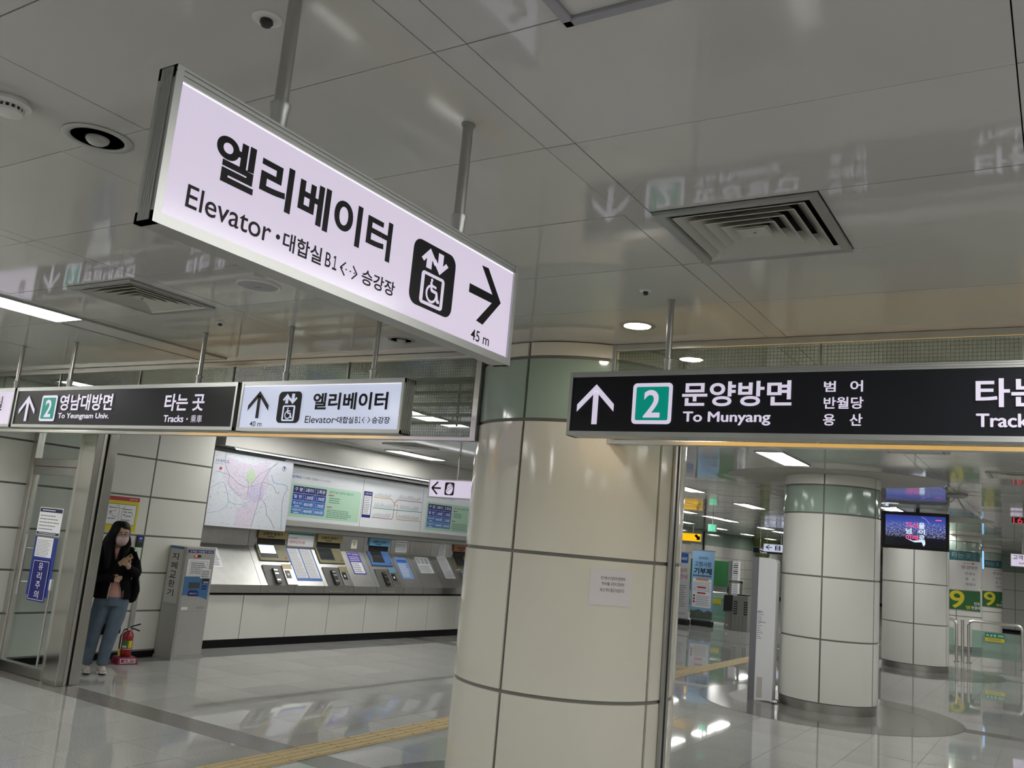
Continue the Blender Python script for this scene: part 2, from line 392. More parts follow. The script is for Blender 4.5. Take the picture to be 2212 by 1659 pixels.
# ---- round columns clad in curved enamel panels
def arc_panel(c, r, a0, a1, z0, z1, th=.014, n=14):
    m = MB(); rings = []
    for k in range(n+1):
        t = R_(a0+(a1-a0)*k/n); ct, st = math.cos(t), math.sin(t)
        rings.append([(c[0]+(r-th)*ct, c[1]+(r-th)*st, z0), (c[0]+r*ct, c[1]+r*st, z0), (c[0]+r*ct, c[1]+r*st, z1), (c[0]+(r-th)*ct, c[1]+(r-th)*st, z1)])
    return m.loft(rings)
def column(cx, cy, r, label, zj, aj, body, gap=.0105, slot=None):
    t = thing('column', label, 'column', (cx, cy, 0), 'round panelled columns')
    MB().lathe([(r-.013, .005), (r-.013, CEIL+.05)], (cx, cy, 0), 48).build('core', joint_m, t, smooth=True)
    MB().lathe([(r-.03, 0), (r-.010, .002), (r-.010, .11), (r-.03, .112)], (cx, cy, 0), 48).build('skirting', steel_d, t, smooth=True)
    ga = math.degrees(gap/r)
    for i in range(len(aj)):
        a0, a1 = aj[i], aj[(i+1) % len(aj)]
        if a1 <= a0: a1 += 360
        for j in range(len(zj)-1):
            mt = mint if j == len(zj)-3 else body
            arc_panel((cx, cy), r, a0+ga, a1-ga, zj[j]+gap, zj[j+1]-gap, n=max(4, int((a1-a0)/5))).build('curved_panel', mt, t, smooth=True)
    return t
C1 = column(*COLS[0], 'nearest round column, cream panels with a pale paper notice', [.113, .888, 1.703, 2.505, 2.90, 3.004], [-93, -18, 3, 57, 132, 200], cream)
zj2 = [.113, .892, 1.672, 2.483, 2.852, 3.004]
column(*COLS[1], 'round white column beside the tall pale help pylon', zj2, [-87, -18, 72, 177], enamel)
column(*COLS[2], 'round white column right behind the hanging television', zj2, [-85, -18, 72, 177], enamel)
column(*COLS[3], 'round white column with a large numeral 9 poster, nearer of two', zj2, [-85, 5, 95, 177], enamel)
column(*COLS[4], 'round white column with a half hidden numeral 9 poster, farther of two', zj2, [-85, 5, 95, 177], enamel)
# fire-shutter guide rail on the nearest column
gr = thing('shutter_guide_rail', 'steel shutter guide rail with black slot on the nearest column', 'guide rail', (-2.085, 5.335, 0))
MB().box(-2.088, -2.070, 5.272, 5.306, 0, 2.99).box(-2.088, -2.070, 5.342, 5.366, 0, 2.99).build('rail_flange', steel_d, gr, bevel=.003)
MB().box(-2.1, -2.073, 5.306, 5.342, 0, 2.985).build('slot', rubber, gr)

# ---- steel shutter pillar by the glass door
pl = thing('steel_pillar', 'stainless steel square pillar between glass door and woman', 'pillar', (-8.35, 5.5, 0))
MB().box(-8.48, -8.262, 5.375, 5.492, 0, 2.98).build('pillar_casing', pillar_m, pl, bevel=.006)
MB().box(-8.47, -8.275, 5.488, 5.512, 0, 2.975).build('shutter_slot', rubber, pl)
MB().box(-8.48, -8.255, 5.512, 5.62, 0, 2.98).build('pillar_casing', pillar_m, pl, bevel=.006)
MB().box(-8.262, -8.256, 5.45, 5.475, .0, 2.97).build('edge_trim', steel_d, pl)

# ---- glass door between the left wall and the pillar
dr = thing('door_1', None, None, (-8.97, 5.46, 0), kind='structure')
FD = Face((0, 5.45, 0), X, Z)                  # normal -y
m = MB()
for a in ((-9.46, -9.375), (-8.60, -8.48)): m.box(a[0], a[1], 5.42, 5.50, 0, 2.98)
m.box(-9.375, -8.60, 5.42, 5.50, 2.88, 2.98).build('door_frame', steel, dr, bevel=.004)
MB().box(-9.375, -8.60, 5.415, 5.505, 2.105, 2.185).build('header_bar', steel_d, dr, bevel=.004)
MB().box(-9.372, -8.602, 5.425, 5.495, 2.015, 2.10).build('door_rail', steel_d, dr, bevel=.004)
MB().box(-9.372, -8.602, 5.425, 5.495, .005, .105).build('door_rail', steel_d, dr, bevel=.004)
MB().box(-9.372, -9.335, 5.44, 5.48, .105, 2.015).build('door_stile', steel, dr)
MB().box(-9.370, -8.604, 5.455, 5.466, .1, 2.02).build('glass_pane', glass_m, dr)
MB().box(-9.372, -8.602, 5.455, 5.466, 2.185, 2.88).build('transom_pane', glass_m, dr)
for yy in (5.395, 5.53):
    h = MB().tube([(-9.215, yy, .775), (-9.215, yy, 1.385)], .017, 12).build('pull_handle', steel, dr, smooth=True)
for zz in (.90, 1.245): MB().cyl((-9.215, 5.385, zz), (-9.215, 5.54, zz), .012).build('handle_bolt', steel, dr, smooth=True)
MB().tube([(-8.70, 5.43, .11), (-8.70, 5.43, .9)], .011).build('floor_bolt_rod', steel, dr, smooth=True)
MB().box(-8.722, -8.688, 5.42, 5.452, .86, .97).build('lock_box', whitep, dr, bevel=.006)

# ---- smoke screens of wired glass above the walkway
def smoke_screen(label, x0, x1, mull, bars):
    t = thing('smoke_screen', label, 'glass screen', ((x0+x1)/2, 4.85, 2.39))
    MB().box(x0, x1, 4.825, 4.875, 2.385, 2.412).build('bottom_rail', steel, t, bevel=.003)
    MB().box(x0, x1, 4.825, 4.875, 2.958, 2.999).build('top_rail', steel, t, bevel=.003)
    for xx in (x0, x1): MB().box(xx-.022, xx+.022, 4.822, 4.878, 2.385, 2.999).build('end_post', steel, t, bevel=.003)
    xs = [x0]+mull+[x1]
    for xx in mull: MB().box(xx-.004, xx+.004, 4.838, 4.862, 2.41, 2.96).build('mullion', steel_d, t)
    wire = M('pane_wire', (.13, .13, .10), .5)
    for a, b in zip(xs, xs[1:]):
        g = MB().box(a+.004, b-.004, 4.847, 4.853, 2.41, 2.96).build('wired_pane', wired_g, t)
        m = MB(); k = a+.016
        while k < b-.01: m.box(k-.0008, k+.0008, 4.8495, 4.8505, 2.412, 2.958); k += .02
        k = 2.425
        while k < 2.955: m.box(a+.005, b-.005, 4.8496, 4.8504, k-.0008, k+.0008); k += .02
        m.build('wire_grid', wire, g, kind='stuff')
    for z in bars:
        MB().box(x0+.02, x1-.02, 4.905, 4.935, z-.010, z+.010).build('louvre_bar', alu_d, t)
    if bars:
        for k in range(int((x1-x0)/.6)):
            MB().box(x1-.22-.6*k-.006, x1-.22-.6*k+.006, 4.936, 4.945, bars[-1]-.02, bars[0]+.02).build('louvre_strap', alu_d, t)
smoke_screen('wired glass smoke screen right of the nearest column', -2.34, 1.9, [-1.11, -.155, 1.0], [])
smoke_screen('wired glass smoke screen with dark louvre bars left of the nearest column', -9.42, -3.325, [-8.19, -6.97, -5.76, -4.51], [2.825, 2.80, 2.733, 2.65, 2.574, 2.519])

# ---- ceiling lights
def lamp(x, y, on, label, grp=None, L=1.2, W=.295):
    t = thing('ceiling_light', label, 'ceiling light', (x, y, CEIL), grp)
    h, l = W/2, L/2
    m = MB()
    for a in ((x-h-.018, x-h, y-l-.018, y+l+.018), (x+h, x+h+.018, y-l-.018, y+l+.018), (x-h, x+h, y-l-.018, y-l), (x-h, x+h, y+l, y+l+.018)): m.box(*a, CEIL-.012, CEIL+.001)
    m.build('frame', alu, t)
    MB().box(x-h, x+h, y-l, y+l, CEIL-.007, CEIL-.001).build('diffuser', lamp_m if on else lamp_off, t)
    return t
GL = 'lit ceiling lamp panels'
lamp(-5.868, 2.855, True, 'lit ceiling lamp at the left edge above the dark signs')
lamp(-5.868, 4.09, False, 'unlit ceiling lamp next to the lit one above left signs')
lamp(-2.79, 10.5, True, 'lit ceiling lamp in front of the column beside the pylon', L=1.25)
lamp(-5.86, 7.62, True, 'lit ceiling lamp seen through wired glass beside the cool white sign')
lamp(-5.86, 9.9, True, 'second lit ceiling lamp behind wired glass left of nearest column')
lamp(-8.92, 8.6, True, 'added lit lamp hidden behind the cool white sign near the map')  # added lamp, kept out of sight, brightens woman, wall and ticket area
lamp(-8.92, 11.4, True, 'lit ceiling lamp above the ticket machines by the hand sign')
lamp(-5.88, 15.5, True, 'nearest lit lamp right of the cream column, above yellow sign', L=1.35)
lamp(-5.88, 19.5, True, 'lit lamp above the green exit sign', L=1.4)
lamp(-2.75, 18.15, True, 'lit lamp just above the hanging television', L=1.1)
far = [(-8.8,23.3),(-8.75,25.5),(-8.75,26.9),(-11.45,30.4),(-11.45,34.2),(-8.7,30.8),(-8.9,33.4),(-11.75,38.8),(-11.9,43),(-5.88,23.5),(-5.88,27.5),(-5.88,32),(-8.9,38),(-5.88,38),(-8.9,46),(-11.9,48),(-2.75,24),(-2.75,31.5),(.3,15.5),(.3,24),(.3,32),(.3,10),(.3,12.8),(.3,18.3),(.3,21.2),(.3,27),(.3,29.6),(-2.75,27.2),(-2.75,21.4),(-5.88,25.5),(-5.88,29.7),(-5.88,34.8)]  # right-hand row and last entries are extra lamps added to brighten the hall
ORD = ['nearest', 'second', 'third', 'fourth', 'fifth', 'sixth', 'seventh', 'eighth', 'ninth']
def rows_of(pts, naming, grp, L=1.2):
    by = {}
    for q in sorted(pts, key=lambda q: abs(q[1])): by.setdefault(naming(q), []).append(q)
    for nm, qs in by.items():
        for k, q in enumerate(qs): lamp(q[0], q[1], True, (ORD[k] if k < len(ORD) else 'number %d' % (k+1))+' far lit lamp of the row '+nm, grp, L)
rows_of(far, lambda q: 'beside the far left wall' if q[0] < -10 else 'above the ticket gates' if q[0] < -7 else 'over the middle of the hall' if q[0] < -4 else 'along the white columns' if q[0] < -1 else 'added out of view right of the white columns', GL)
near = [(-5.86,-3.2),(-2.79,-3.2),(-5.86,.0),(.3,-3.6),(.3,2.6),(3.3,-2.5),(3.3,1.5),(3.3,5.0),(3.3,9),(6.0,3),(6.0,-1),(3.3,15),(6.0,10),(3.3,21),(3.3,27),(3.3,33),(-8.9,-1.0),(-8.9,3.2)]  # unseen lamps added around the camera to raise the near hall light
rows_of(near, lambda q: 'added outside the picture at '+('the left wall' if q[0] < -8 else 'the left hall' if q[0] < -4 else 'the column line' if q[0] < -1 else 'the middle' if q[0] < 1 else 'the right' if q[0] < 5 else 'the far right'), 'added lamps outside the picture', 2.4)

# ---- ticket hall wall frame
TO = Vector((-9.74, 8.34, 0)); TU = Vector((.0505, .9987, 0)).normalized(); TN = Vector((TU.y, -TU.x, 0))
FT = Face(TO, TU, Z, TN)
m = MB(); FT.box(m, -.6, 8.2, 0, CEIL+.05, -.75, -.46); tw = m.build('wall_ticket', galv, kind='structure')
m = MB(); FT.box(m, 8.0, 8.3, 0, CEIL+.05, -4.2, .1); m.build('wall_ticket_end', enamel, kind='structure')
m = MB(); FT.box(m, -.165, 8.0, 2.70, CEIL-.002, -.46, .08); m.build('trim_1', M('fascia_cream', (.70, .69, .65), .3, var=.02), kind='structure', bevel=.004)

# ================================================================== HANGING SIGNS
def hanger(pt, x, y, zt, r=.0155):
    h = MB().cyl((x, y, zt+.05), (x, y, CEIL), r, n=16).build('hanger_pole', steel_d, pt, smooth=True)
    MB().lathe([(r+.003, zt), (r+.005, zt+.04), (r+.0085, zt+.055), (r+.0085, zt+.062), (r, zt+.066)], (x, y, 0), 18).build('pole_socket', alu, h, smooth=True)
    MB().lathe([(r+.001, CEIL-.004), (r+.006, CEIL-.002), (r+.006, CEIL)], (x, y, 0), 18).build('ceiling_rose', alu_d, h, smooth=True)
def sign_case(t, F, a0, a1, z0, z1, th, front, back=None, fr=.03, grooves=True):
    """F: frame of the front face plane; depth goes behind"""
    m = MB(); F.box(m, a0, a1, z1-fr*.9, z1, -th, 0); F.box(m, a0, a1, z1-fr*.55, z1-fr*.35, 0, .003); F.box(m, a0, a1, z1-.006, z1, 0, .003); m.build('frame_rail', alu, t)
    m = MB(); F.box(m, a0, a1, z0, z0+fr*.75, -th, .003); m.build('frame_rail', alu, t)
    for s, a in ((-1, a0), (1, a1)):
        m = MB(); lo, hi = (a, a+.017) if s < 0 else (a-.017, a)
        F.box(m, lo, hi, z0, z1, -th, .0035); c = m.build('end_cap', alu, t)
        if grooves:
            g = MB()
            for k in range(5): F.box(g, a-.0025 if s < 0 else a, a if s < 0 else a+.0025, z0+.004, z1-.004, -th+.012+k*(th-.02)/5, -th+.012+k*(th-.02)/5+.008)
            g.build('end_rib', alu_d, c)
    m = MB(); F.box(m, a0+.017, a1-.017, z0+fr*.75, z1-fr*.9, -.02, -.004); p = m.build('face_panel', front, t)
    if True:
        back = back or alu_d
        m = MB(); F.box(m, a0+.017, a1-.017, z0+fr*.75, z1-fr*.9, -th, -th+.012); m.build('back_panel', back, t)
    return p
def arrow_up(F, mat, t, ca, b0, b1, w, sw, shaft):
    m = MB(); mid = (b0+b1)/2
    F.poly(m, [(ca, b1), (ca+w/2, b1-w*.5), (ca+w/2, b1-w*.5-sw*1.25), (ca, b1-sw*1.25)], 0, .0006)
    F.poly(m, [(ca, b1), (ca, b1-sw*1.25), (ca-w/2, b1-w*.5-sw*1.25), (ca-w/2, b1-w*.5)], 0, .0006)
    F.box(m, ca-shaft/2, ca+shaft/2, b0, b1-sw*1.05, 0, .0006)
    return m.build('arrow', mat, t)
def lift_icon(F, t, a0, a1, b0, b1, lit, h=0):
    W, H = a1-a0, b1-b0; q = lambda x, y: (a0+W*x, b0+H*y)
    m = MB(); F.rrect(m, a0, a1, b0, b1, W*.16, h, h+.0006); pic = m.build('pictogram', black, t)
    m = MB(); h1 = h+.0012
    F.poly(m, [q(.37,.93), q(.56,.74), q(.50,.70), q(.43,.77), q(.43,.62), q(.31,.62), q(.31,.77), q(.25,.70), q(.18+.01,.74)], h, h1)
    F.poly(m, [q(.63,.60), q(.82,.78), q(.76,.82), q(.69,.75), q(.69,.93), q(.57,.93), q(.57,.75), q(.51,.81), q(.46,.77)], h, h1)
    m.build('pictogram_arrow', lit, pic)
    m = MB(); F.rrect(m, *[q(.23,0)[0], q(.77,0)[0], q(0,.06)[1], q(0,.56)[1]], W*.06, h, h1); m.build('pictogram_frame', lit, pic)
    m = MB(); F.box(m, q(.30,0)[0], q(.70,0)[0], q(0,.11)[1], q(0,.51)[1], h, h+.0016); m.build('pictogram_field', black, pic)
    m = MB(); h2 = h+.0021; F.disc(m, *q(.47,.465), H*.026, h, h2)
    F.stroke(m, [q(.46,.43), q(.48,.31), q(.60,.30), q(.635,.17), q(.67,.18)], W*.045, h, h2); F.stroke(m, [q(.465,.385), q(.58,.375)], W*.035, h, h2)
    F.stroke(m, [(q(.485,.255)[0]+W*.115*math.cos(R_(k)), q(0,.255)[1]+W*.115*math.sin(R_(k))) for k in range(110, 371, 20)], W*.035, h, h2)
    m.build('pictogram_wheelchair', lit, pic)
def line_icon(F, t, a0, a1, b0, b1, num='2'):
    m = MB(); F.rrect(m, a0, a1, b0, b1, (a1-a0)*.1, 0, .0006); p = m.build('line_badge', signl, t)
    d = (a1-a0)*.09; m = MB(); F.rrect(m, a0+d, a1-d, b0+d, b1-d, (a1-a0)*.04, 0, .0011); m.build('badge_field', signt, p)
    W, H = a1-a0, b1-b0
    text(F, num, a0+W*.29, a0+W*.71, b0+H*.155, b0+H*.83, signl, p, .0016, .02, 'badge_numeral')

# right sign, y = 3.955, facing the viewer
YF = 3.955
F = Face((0, YF-.004, 0), X, Z)
t = thing('direction_sign', 'long black lit direction sign with To Munyang, hanging right', 'hanging sign', (-.83, 4.0, 2.31))
sign_case(t, Face((0, YF, 0), X, Z), -2.15, .475, 2.31, 2.637, .1, signblk, signy)
hanger(t, -1.64, 4.0, 2.637); hanger(t, .0, 4.0, 2.637)
arrow_up(F, signl, t, -1.995, 2.367, 2.571, .205, .03, .03)
line_icon(F, t, -1.793, -1.587, 2.370, 2.572)
text(F, '문양방면', -1.538, -1.024, 2.456, 2.573, signl, t, .001, .022)
text(F, 'To Munyang', -1.529, -1.114, 2.366, 2.432, signl, t, .001, 0, fat=.0022)
for s, b in (('범', (2.518, 2.566)), ('용', (2.369, 2.420))): text(F, s, -.886, -.836, *b, signl, t, .001, .02)
for s, b in (('어', (2.517, 2.567)), ('산', (2.369, 2.421))): text(F, s, -.776, -.724, *b, signl, t, .001, .02)
text(F, '반월당', -.885, -.7205, 2.4425, 2.495, signl, t, .001, .018)
text(F, '타는 곳', -.295, .125, 2.448, 2.565, signl, t, .001, .022)
text(F, 'Tracks', -.294, -.085, 2.366, 2.423, signl, t, .001, 0, fat=.0022); text(F, '乘車', -.03, .09, 2.366, 2.42, signl, t, .001, .0)

# left dark sign
t = thing('direction_sign', 'long black lit direction sign with To Yeungnam Univ., hanging left', 'hanging sign', (-5.97, 4.0, 2.31))
sign_case(t, Face((0, YF, 0), X, Z), -7.265, -4.64, 2.31, 2.632, .1, signblk, signy)
hanger(t, -6.634, 4.0, 2.632); hanger(t, -5.1, 4.0, 2.632)
arrow_up(F, signl, t, -7.075, 2.357, 2.564, .225, .03, .034)
line_icon(F, t, -6.882, -6.672, 2.358, 2.564)
text(F, '영남대방면', -6.632, -5.964, 2.443, 2.568, signl, t, .001, .02)
text(F, 'To Yeungnam Univ.', -6.628, -5.98, 2.368, 2.424, signl, t, .001, 0, fat=.0022)
text(F, '타는 곳', -5.362, -4.945, 2.438, 2.559, signl, t, .001, .022)
text(F, 'Tracks', -5.35, -5.135, 2.358, 2.409, signl, t, .001, 0, fat=.0022); text(F, '乘車', -5.06, -4.945, 2.357, 2.410, signl, t, .001, .0)
m = MB(); F.disc(m, -5.098, 2.382, .007, 0, .001); m.build('lettering', signl, t)

def lift_words(F, t, body, k):   # k maps (u, b) layout
    pass
# leftmost sliver of a white sign
t = thing('direction_sign', 'white lit sign cut off by the left picture edge', 'hanging sign', (-8.0, 4.0, 2.31))
sign_case(t, Face((0, YF, 0), X, Z), -8.63, -7.30, 2.31, 2.632, .1, signw)
hanger(t, -7.36-.02, 4.0, 2.632); hanger(t, -8.3, 4.0, 2.632)
text(F, '실', -7.555, -7.45, 2.444, 2.563, black, t, .001, .018)

# cool white elevator sign, 40 m
t = thing('direction_sign', 'cool white lit Elevator sign with up arrow and 40 m', 'hanging sign', (-3.92, 4.0, 2.31))
sign_case(t, Face((0, YF, 0), X, Z), -4.598, -3.235, 2.306, 2.632, .1, signc, signw)
hanger(t, -4.256, 4.0, 2.632); hanger(t, -3.522, 4.0, 2.632)
m = MB(); F.box(m, -4.578, -3.255, 2.599, 2.602, 0, .001); m.build('edge_glow', edge_led, t)
arrow_up(F, black, t, -4.418, 2.389, 2.568, .19, .028, .028)
text(F, '40 m', -4.474, -4.365, 2.336, 2.370, black, t, .001, .006)
lift_icon(F, t, -4.24, -4.038, 2.36, 2.561, signc)
text(F, '엘리베이터', -3.938, -3.342, 2.444, 2.549, black, t, .001, .029)
text(F, 'Elevator', -3.987, -3.737, 2.361, 2.405, black, t, .001, .006)
m = MB(); F.disc(m, -3.729, 2.382, .0055, 0, .001); m.build('lettering', black, t)
text(F, '대합실', -3.72, -3.59, 2.36, 2.402, black, t, .001, .018); text(F, 'B', -3.577, -3.555, 2.363, 2.401, black, t, .001, .006); text(F, '１', -3.549, -3.533, 2.363, 2.401, black, t, .001, .018)
def dbl_arrow(F, t, a0, a1, b0, b1):
    m = MB(); c = (b0+b1)/2; q = (b1-b0)/2; w_ = (b1-b0)*.11
    F.stroke(m, [(a0+q, b1), (a0, c), (a0+q, b0)], w_, 0, .001); F.stroke(m, [(a1-q, b1), (a1, c), (a1-q, b0)], w_, 0, .001)
    for i in range(4): k = a0+q*.2+(a1-a0-q*.9)*i/3; F.box(m, k, k+w_*1.3, c-w_*.4, c+w_*.4, 0, .001)
    m.build('small_arrow', black, t)
dbl_arrow(F, t, -3.522, -3.461, 2.364, 2.399)
text(F, '승강장', -3.446, -3.311, 2.361, 2.402, black, t, .001, .018)

# big elevator sign close to the viewer, facing +x
XB = -1.513
F = Face((XB-.004, 0, 0), Y, Z)
t = thing('direction_sign', 'big tilted-looking white lit Elevator sign nearest the viewer, 45 m', 'hanging sign', (-1.55, 1.69, 2.30))
sign_case(t, Face((XB, 0, 0), Y, Z), 1.018, 2.362, 2.306, 2.642, .055, signw, fr=.031)
hanger(t, -1.54, 1.317, 2.642, .0165); hanger(t, -1.54, 2.05, 2.642, .0165)
m = MB(); F.box(m, 1.036, 2.344, 2.6105, 2.6132, 0, .001); m.build('edge_glow', edge_led, t)
text(F, '엘리베이터', 1.143, 1.732, 2.450, 2.558, black, t, .001, .029)
text(F, 'Elevator', 1.090, 1.322, 2.364, 2.413, black, t, .001, .006)
m = MB(); F.disc(m, 1.344, 2.387, .006, 0, .001); m.build('lettering', black, t)
text(F, '대합실', 1.36, 1.487, 2.364, 2.408, black, t, .001, .018); text(F, 'B', 1.5, 1.519, 2.368, 2.404, black, t, .001, .006); text(F, '１', 1.526, 1.541, 2.368, 2.404, black, t, .001, .018)
dbl_arrow(F, t, 1.555, 1.616, 2.366, 2.399)
text(F, '승강장', 1.634, 1.767, 2.365, 2.405, black, t, .001, .018)
lift_icon(F, t, 1.828, 2.029, 2.3725, 2.561, signw)
m = MB(); F.poly(m, [(2.108,2.508),(2.108,2.481),(2.236,2.481),(2.160,2.405),(2.196,2.401),(2.286,2.4945),(2.200,2.584),(2.164,2.582),(2.236,2.508)], 0, .0009); m.build('arrow', black, t)
text(F, '45 m', 2.139, 2.24, 2.342, 2.376, black, t, .001, .006)

# hand / ticket sign by the machines, facing -y at y = 11.13
F = Face((0, 11.126, 0), X, Z)
t = thing('direction_sign', 'small white lit sign with left arrow and hand with ticket', 'hanging sign', (-7.8, 11.17, 2.32))
sign_case(t, Face((0, 11.13, 0), X, Z), -8.40, -7.30, 2.325, 2.615, .09, signw, fr=.02)
hanger(t, -7.89, 11.175, 2.615, .013)
m = MB(); F.stroke(m, [(-8.225, 2.565), (-8.33, 2.472), (-8.225, 2.38)], .026, 0, .001); F.box(m, -8.315, -8.16, 2.459, 2.485, 0, .001); m.build('arrow', black, t)
m = MB(); F.rrect(m, -8.085, -7.91, 2.372, 2.568, .025, 0, .001); p = m.build('pictogram', black, t)
m = MB(); F.poly(m, [(-8.062,2.425),(-8.04,2.395),(-7.995,2.385),(-7.955,2.40),(-7.935,2.44),(-7.932,2.50),(-7.945,2.505),(-7.95,2.535),(-7.966,2.53),(-7.975,2.552),(-7.992,2.545),(-8.005,2.553),(-8.02,2.54),(-8.035,2.53),(-8.045,2.49)], 0, .0016); m.build('pictogram_hand', signw, p)
m = MB(); F.stroke(m, [(-8.05,2.425),(-7.94,2.50)], .007, 0, .002); F.stroke(m, [(-8.05,2.465),(-7.96,2.525)], .007, 0, .002)
for a in (-8.02, -8.0, -7.98): F.stroke(m, [(a, 2.515), (a+.004, 2.545)], .004, 0, .002)
m.build('pictogram_ticket', black, p)

# ================================================================== CEILING FITTINGS
def vent(x0, y0, s=.605, label='', z=CEIL, deep=True):
    cx, cy = x0+s/2, y0+s/2; t = thing('air_vent', label, 'air vent', (cx, cy, z), 'square ceiling air vents'); h = s/2-.004
    def sq(hh, zz): return [(cx-hh,cy-hh,zz),(cx+hh,cy-hh,zz),(cx+hh,cy+hh,zz),(cx-hh,cy+hh,zz)]
    m = MB(); m.loft([sq(h, z+.001), sq(h, z-.014), sq(h-.035, z-.012), sq(h-.045, z+.004)], caps=False); m.build('vent_frame', alu, t)
    zz = z+.05 if deep else z-.001
    MB().add(sq(h-.03, zz), [(0,1,2,3)]).build('plenum', black if deep else alu_d, t)
    vm = M('vent_vane', (.50, .50, .45), .35)
    for k in range(5):
        a = h-.055-k*.047; hi = .036 if deep else -.004
        MB().loft([sq(a-.052, z+hi), sq(a, z-.010), sq(a-.003, z-.012), sq(a-.056, z+hi)], caps=False).build('vane', vm, t)
    if deep:
        MB().add(sq(.062, z-.006), [(0,1,2,3)]).build('centre_plate', vm, t)
        MB().cyl((cx, cy, z-.012), (cx, cy, z-.004), .006).build('screw', steel_d, t)
    return t
vent(-1.288, 2.888, label='square vent under the right side ceiling above the dark sign')
vent(-5.0, 2.888, label='square vent above the left dark sign by the lit lamp')
vent(-8.4, 9.9, label='square vent above the ticket machines', deep=False)
vent(-1.55, 9.1, label='closed square ceiling hatch vent above the pylon column', deep=False)
vent(-.75, 11.2, label='square vent right of the pylon column on the far ceiling', deep=False)

def downlight(x, y, on, label, r=.075):
    t = thing('downlight', label, 'downlight', (x, y, CEIL), 'recessed round downlights')
    MB().lathe([(r*1.32, CEIL+.001), (r*1.32, CEIL-.005), (r*1.12, CEIL-.009), (r, CEIL-.006), (r*.98, CEIL-.001)], (x, y, 0), 32).build('trim_ring', alu, t, smooth=True)
    if on: MB().lathe([(r*.97, CEIL-.004), (r*.5, CEIL-.006), (.004, CEIL-.0065)], (x, y, 0), 28).build('bulb', spot_m, t, smooth=True)
    else:
        MB().lathe([(r*.985, CEIL-.003), (.004, CEIL-.003)], (x, y, 0), 28).build('reflector', M('dark_reflector', (.10, .10, .13), .2, metal=.5), t)
        MB().ball((x, y, CEIL-.004), (r*.46, r*.46, r*.28)).build('bulb', M('unlit_bulb', (.45, .45, .43), .2), t, smooth=True)
downlight(-2.83, 1.65, False, 'unlit round downlight near the big sign at upper left', .088)
downlight(-3.705, 4.445, False, 'unlit round downlight left of the nearest column', .07)
downlight(-2.007, 4.421, True, 'glowing round downlight just right of the nearest column')
downlight(-1.95, 6.2, True, 'glowing round downlight behind the right wired glass', .085)

def sprinkler(x, y, label, r=.038):
    t = thing('sprinkler', label, 'sprinkler', (x, y, CEIL), 'ceiling sprinklers')
    MB().lathe([(r, CEIL+.001), (r, CEIL-.003), (r*.5, CEIL-.006)], (x, y, 0), 24).build('plate', whitep, t, smooth=True)
    MB().lathe([(r*.42, CEIL-.004), (r*.45, CEIL-.014), (r*.3, CEIL-.022), (.003, CEIL-.023)], (x, y, 0), 18).build('head', blackp, t, smooth=True)
sprinkler(-1.70, 1.371, 'ceiling sprinkler left of the big sign pole, top of picture')
sprinkler(-4.708, 3.791, 'small ceiling sprinkler above the left dark sign', .03)
sprinkler(-1.70, 3.815, 'small ceiling sprinkler left of the right sign pole', .03)
t = thing('smoke_detector', 'round white smoke detector cut by the left picture edge', 'smoke detector', (-2.862, 1.36, CEIL))
MB().lathe([(.062, CEIL+.001), (.066, CEIL-.008), (.066, CEIL-.016), (.052, CEIL-.022)], (-2.862, 1.36, 0), 30).build('base', whitep, t, smooth=True)
MB().lathe([(.042, CEIL-.02), (.042, CEIL-.034)], (-2.862, 1.36, 0), 30).build('vent_slots', blackp, t)
m = MB()
for k in range(16): a = 2*math.pi*k/16; m.box(-2.862+.043*math.cos(a)-.003, -2.862+.043*math.cos(a)+.003, 1.36+.043*math.sin(a)-.003, 1.36+.043*math.sin(a)+.003, CEIL-.035, CEIL-.02)
m.build('rib', whitep, t)
MB().lathe([(.046, CEIL-.034), (.044, CEIL-.042), (.03, CEIL-.048), (.003, CEIL-.049)], (-2.862, 1.36, 0), 30).build('cap', whitep, t, smooth=True)
t = thing('ceiling_speaker', 'round grey ceiling speaker under the big sign', 'speaker', (-3.70, 3.19, CEIL))
MB().lathe([(.118, CEIL+.001), (.118, CEIL-.008), (.110, CEIL-.012), (.106, CEIL-.003)], (-3.70, 3.19, 0), 40).build('rim', whitep, t, smooth=True)
MB().lathe([(.106, CEIL-.006), (.06, CEIL-.014), (.003, CEIL-.016)], (-3.70, 3.19, 0), 40).build('grille', M('speaker_grille', (.42,.43,.45), .5, bump=.4, bscale=600), t, smooth=True)
MB().box(-3.715, -3.685, 3.183, 3.197, CEIL-.0195, CEIL-.016).build('badge', alu, t)
t = thing('ceiling_hatch', 'grey framed ceiling panel cut off by the top edge', 'ceiling hatch', (-.55, 1.2, CEIL))
hx0, hx1, hy0, hy1 = -1.002, -.2, .45, 1.684
m = MB()
for a in ((hx0, hx1, hy1-.028, hy1), (hx0, hx1, hy0, hy0+.028), (hx0, hx0+.028, hy0, hy1), (hx1-.028, hx1, hy0, hy1)): m.box(*a, CEIL-.022, CEIL+.001)
m.build('hatch_frame', M('hatch_grey', (.33, .33, .36), .5), t, bevel=.004)
MB().box(hx0+.028, hx1-.028, hy0+.028, hy1-.028, CEIL-.010, CEIL-.002).build('hatch_panel', lamp_off, t)

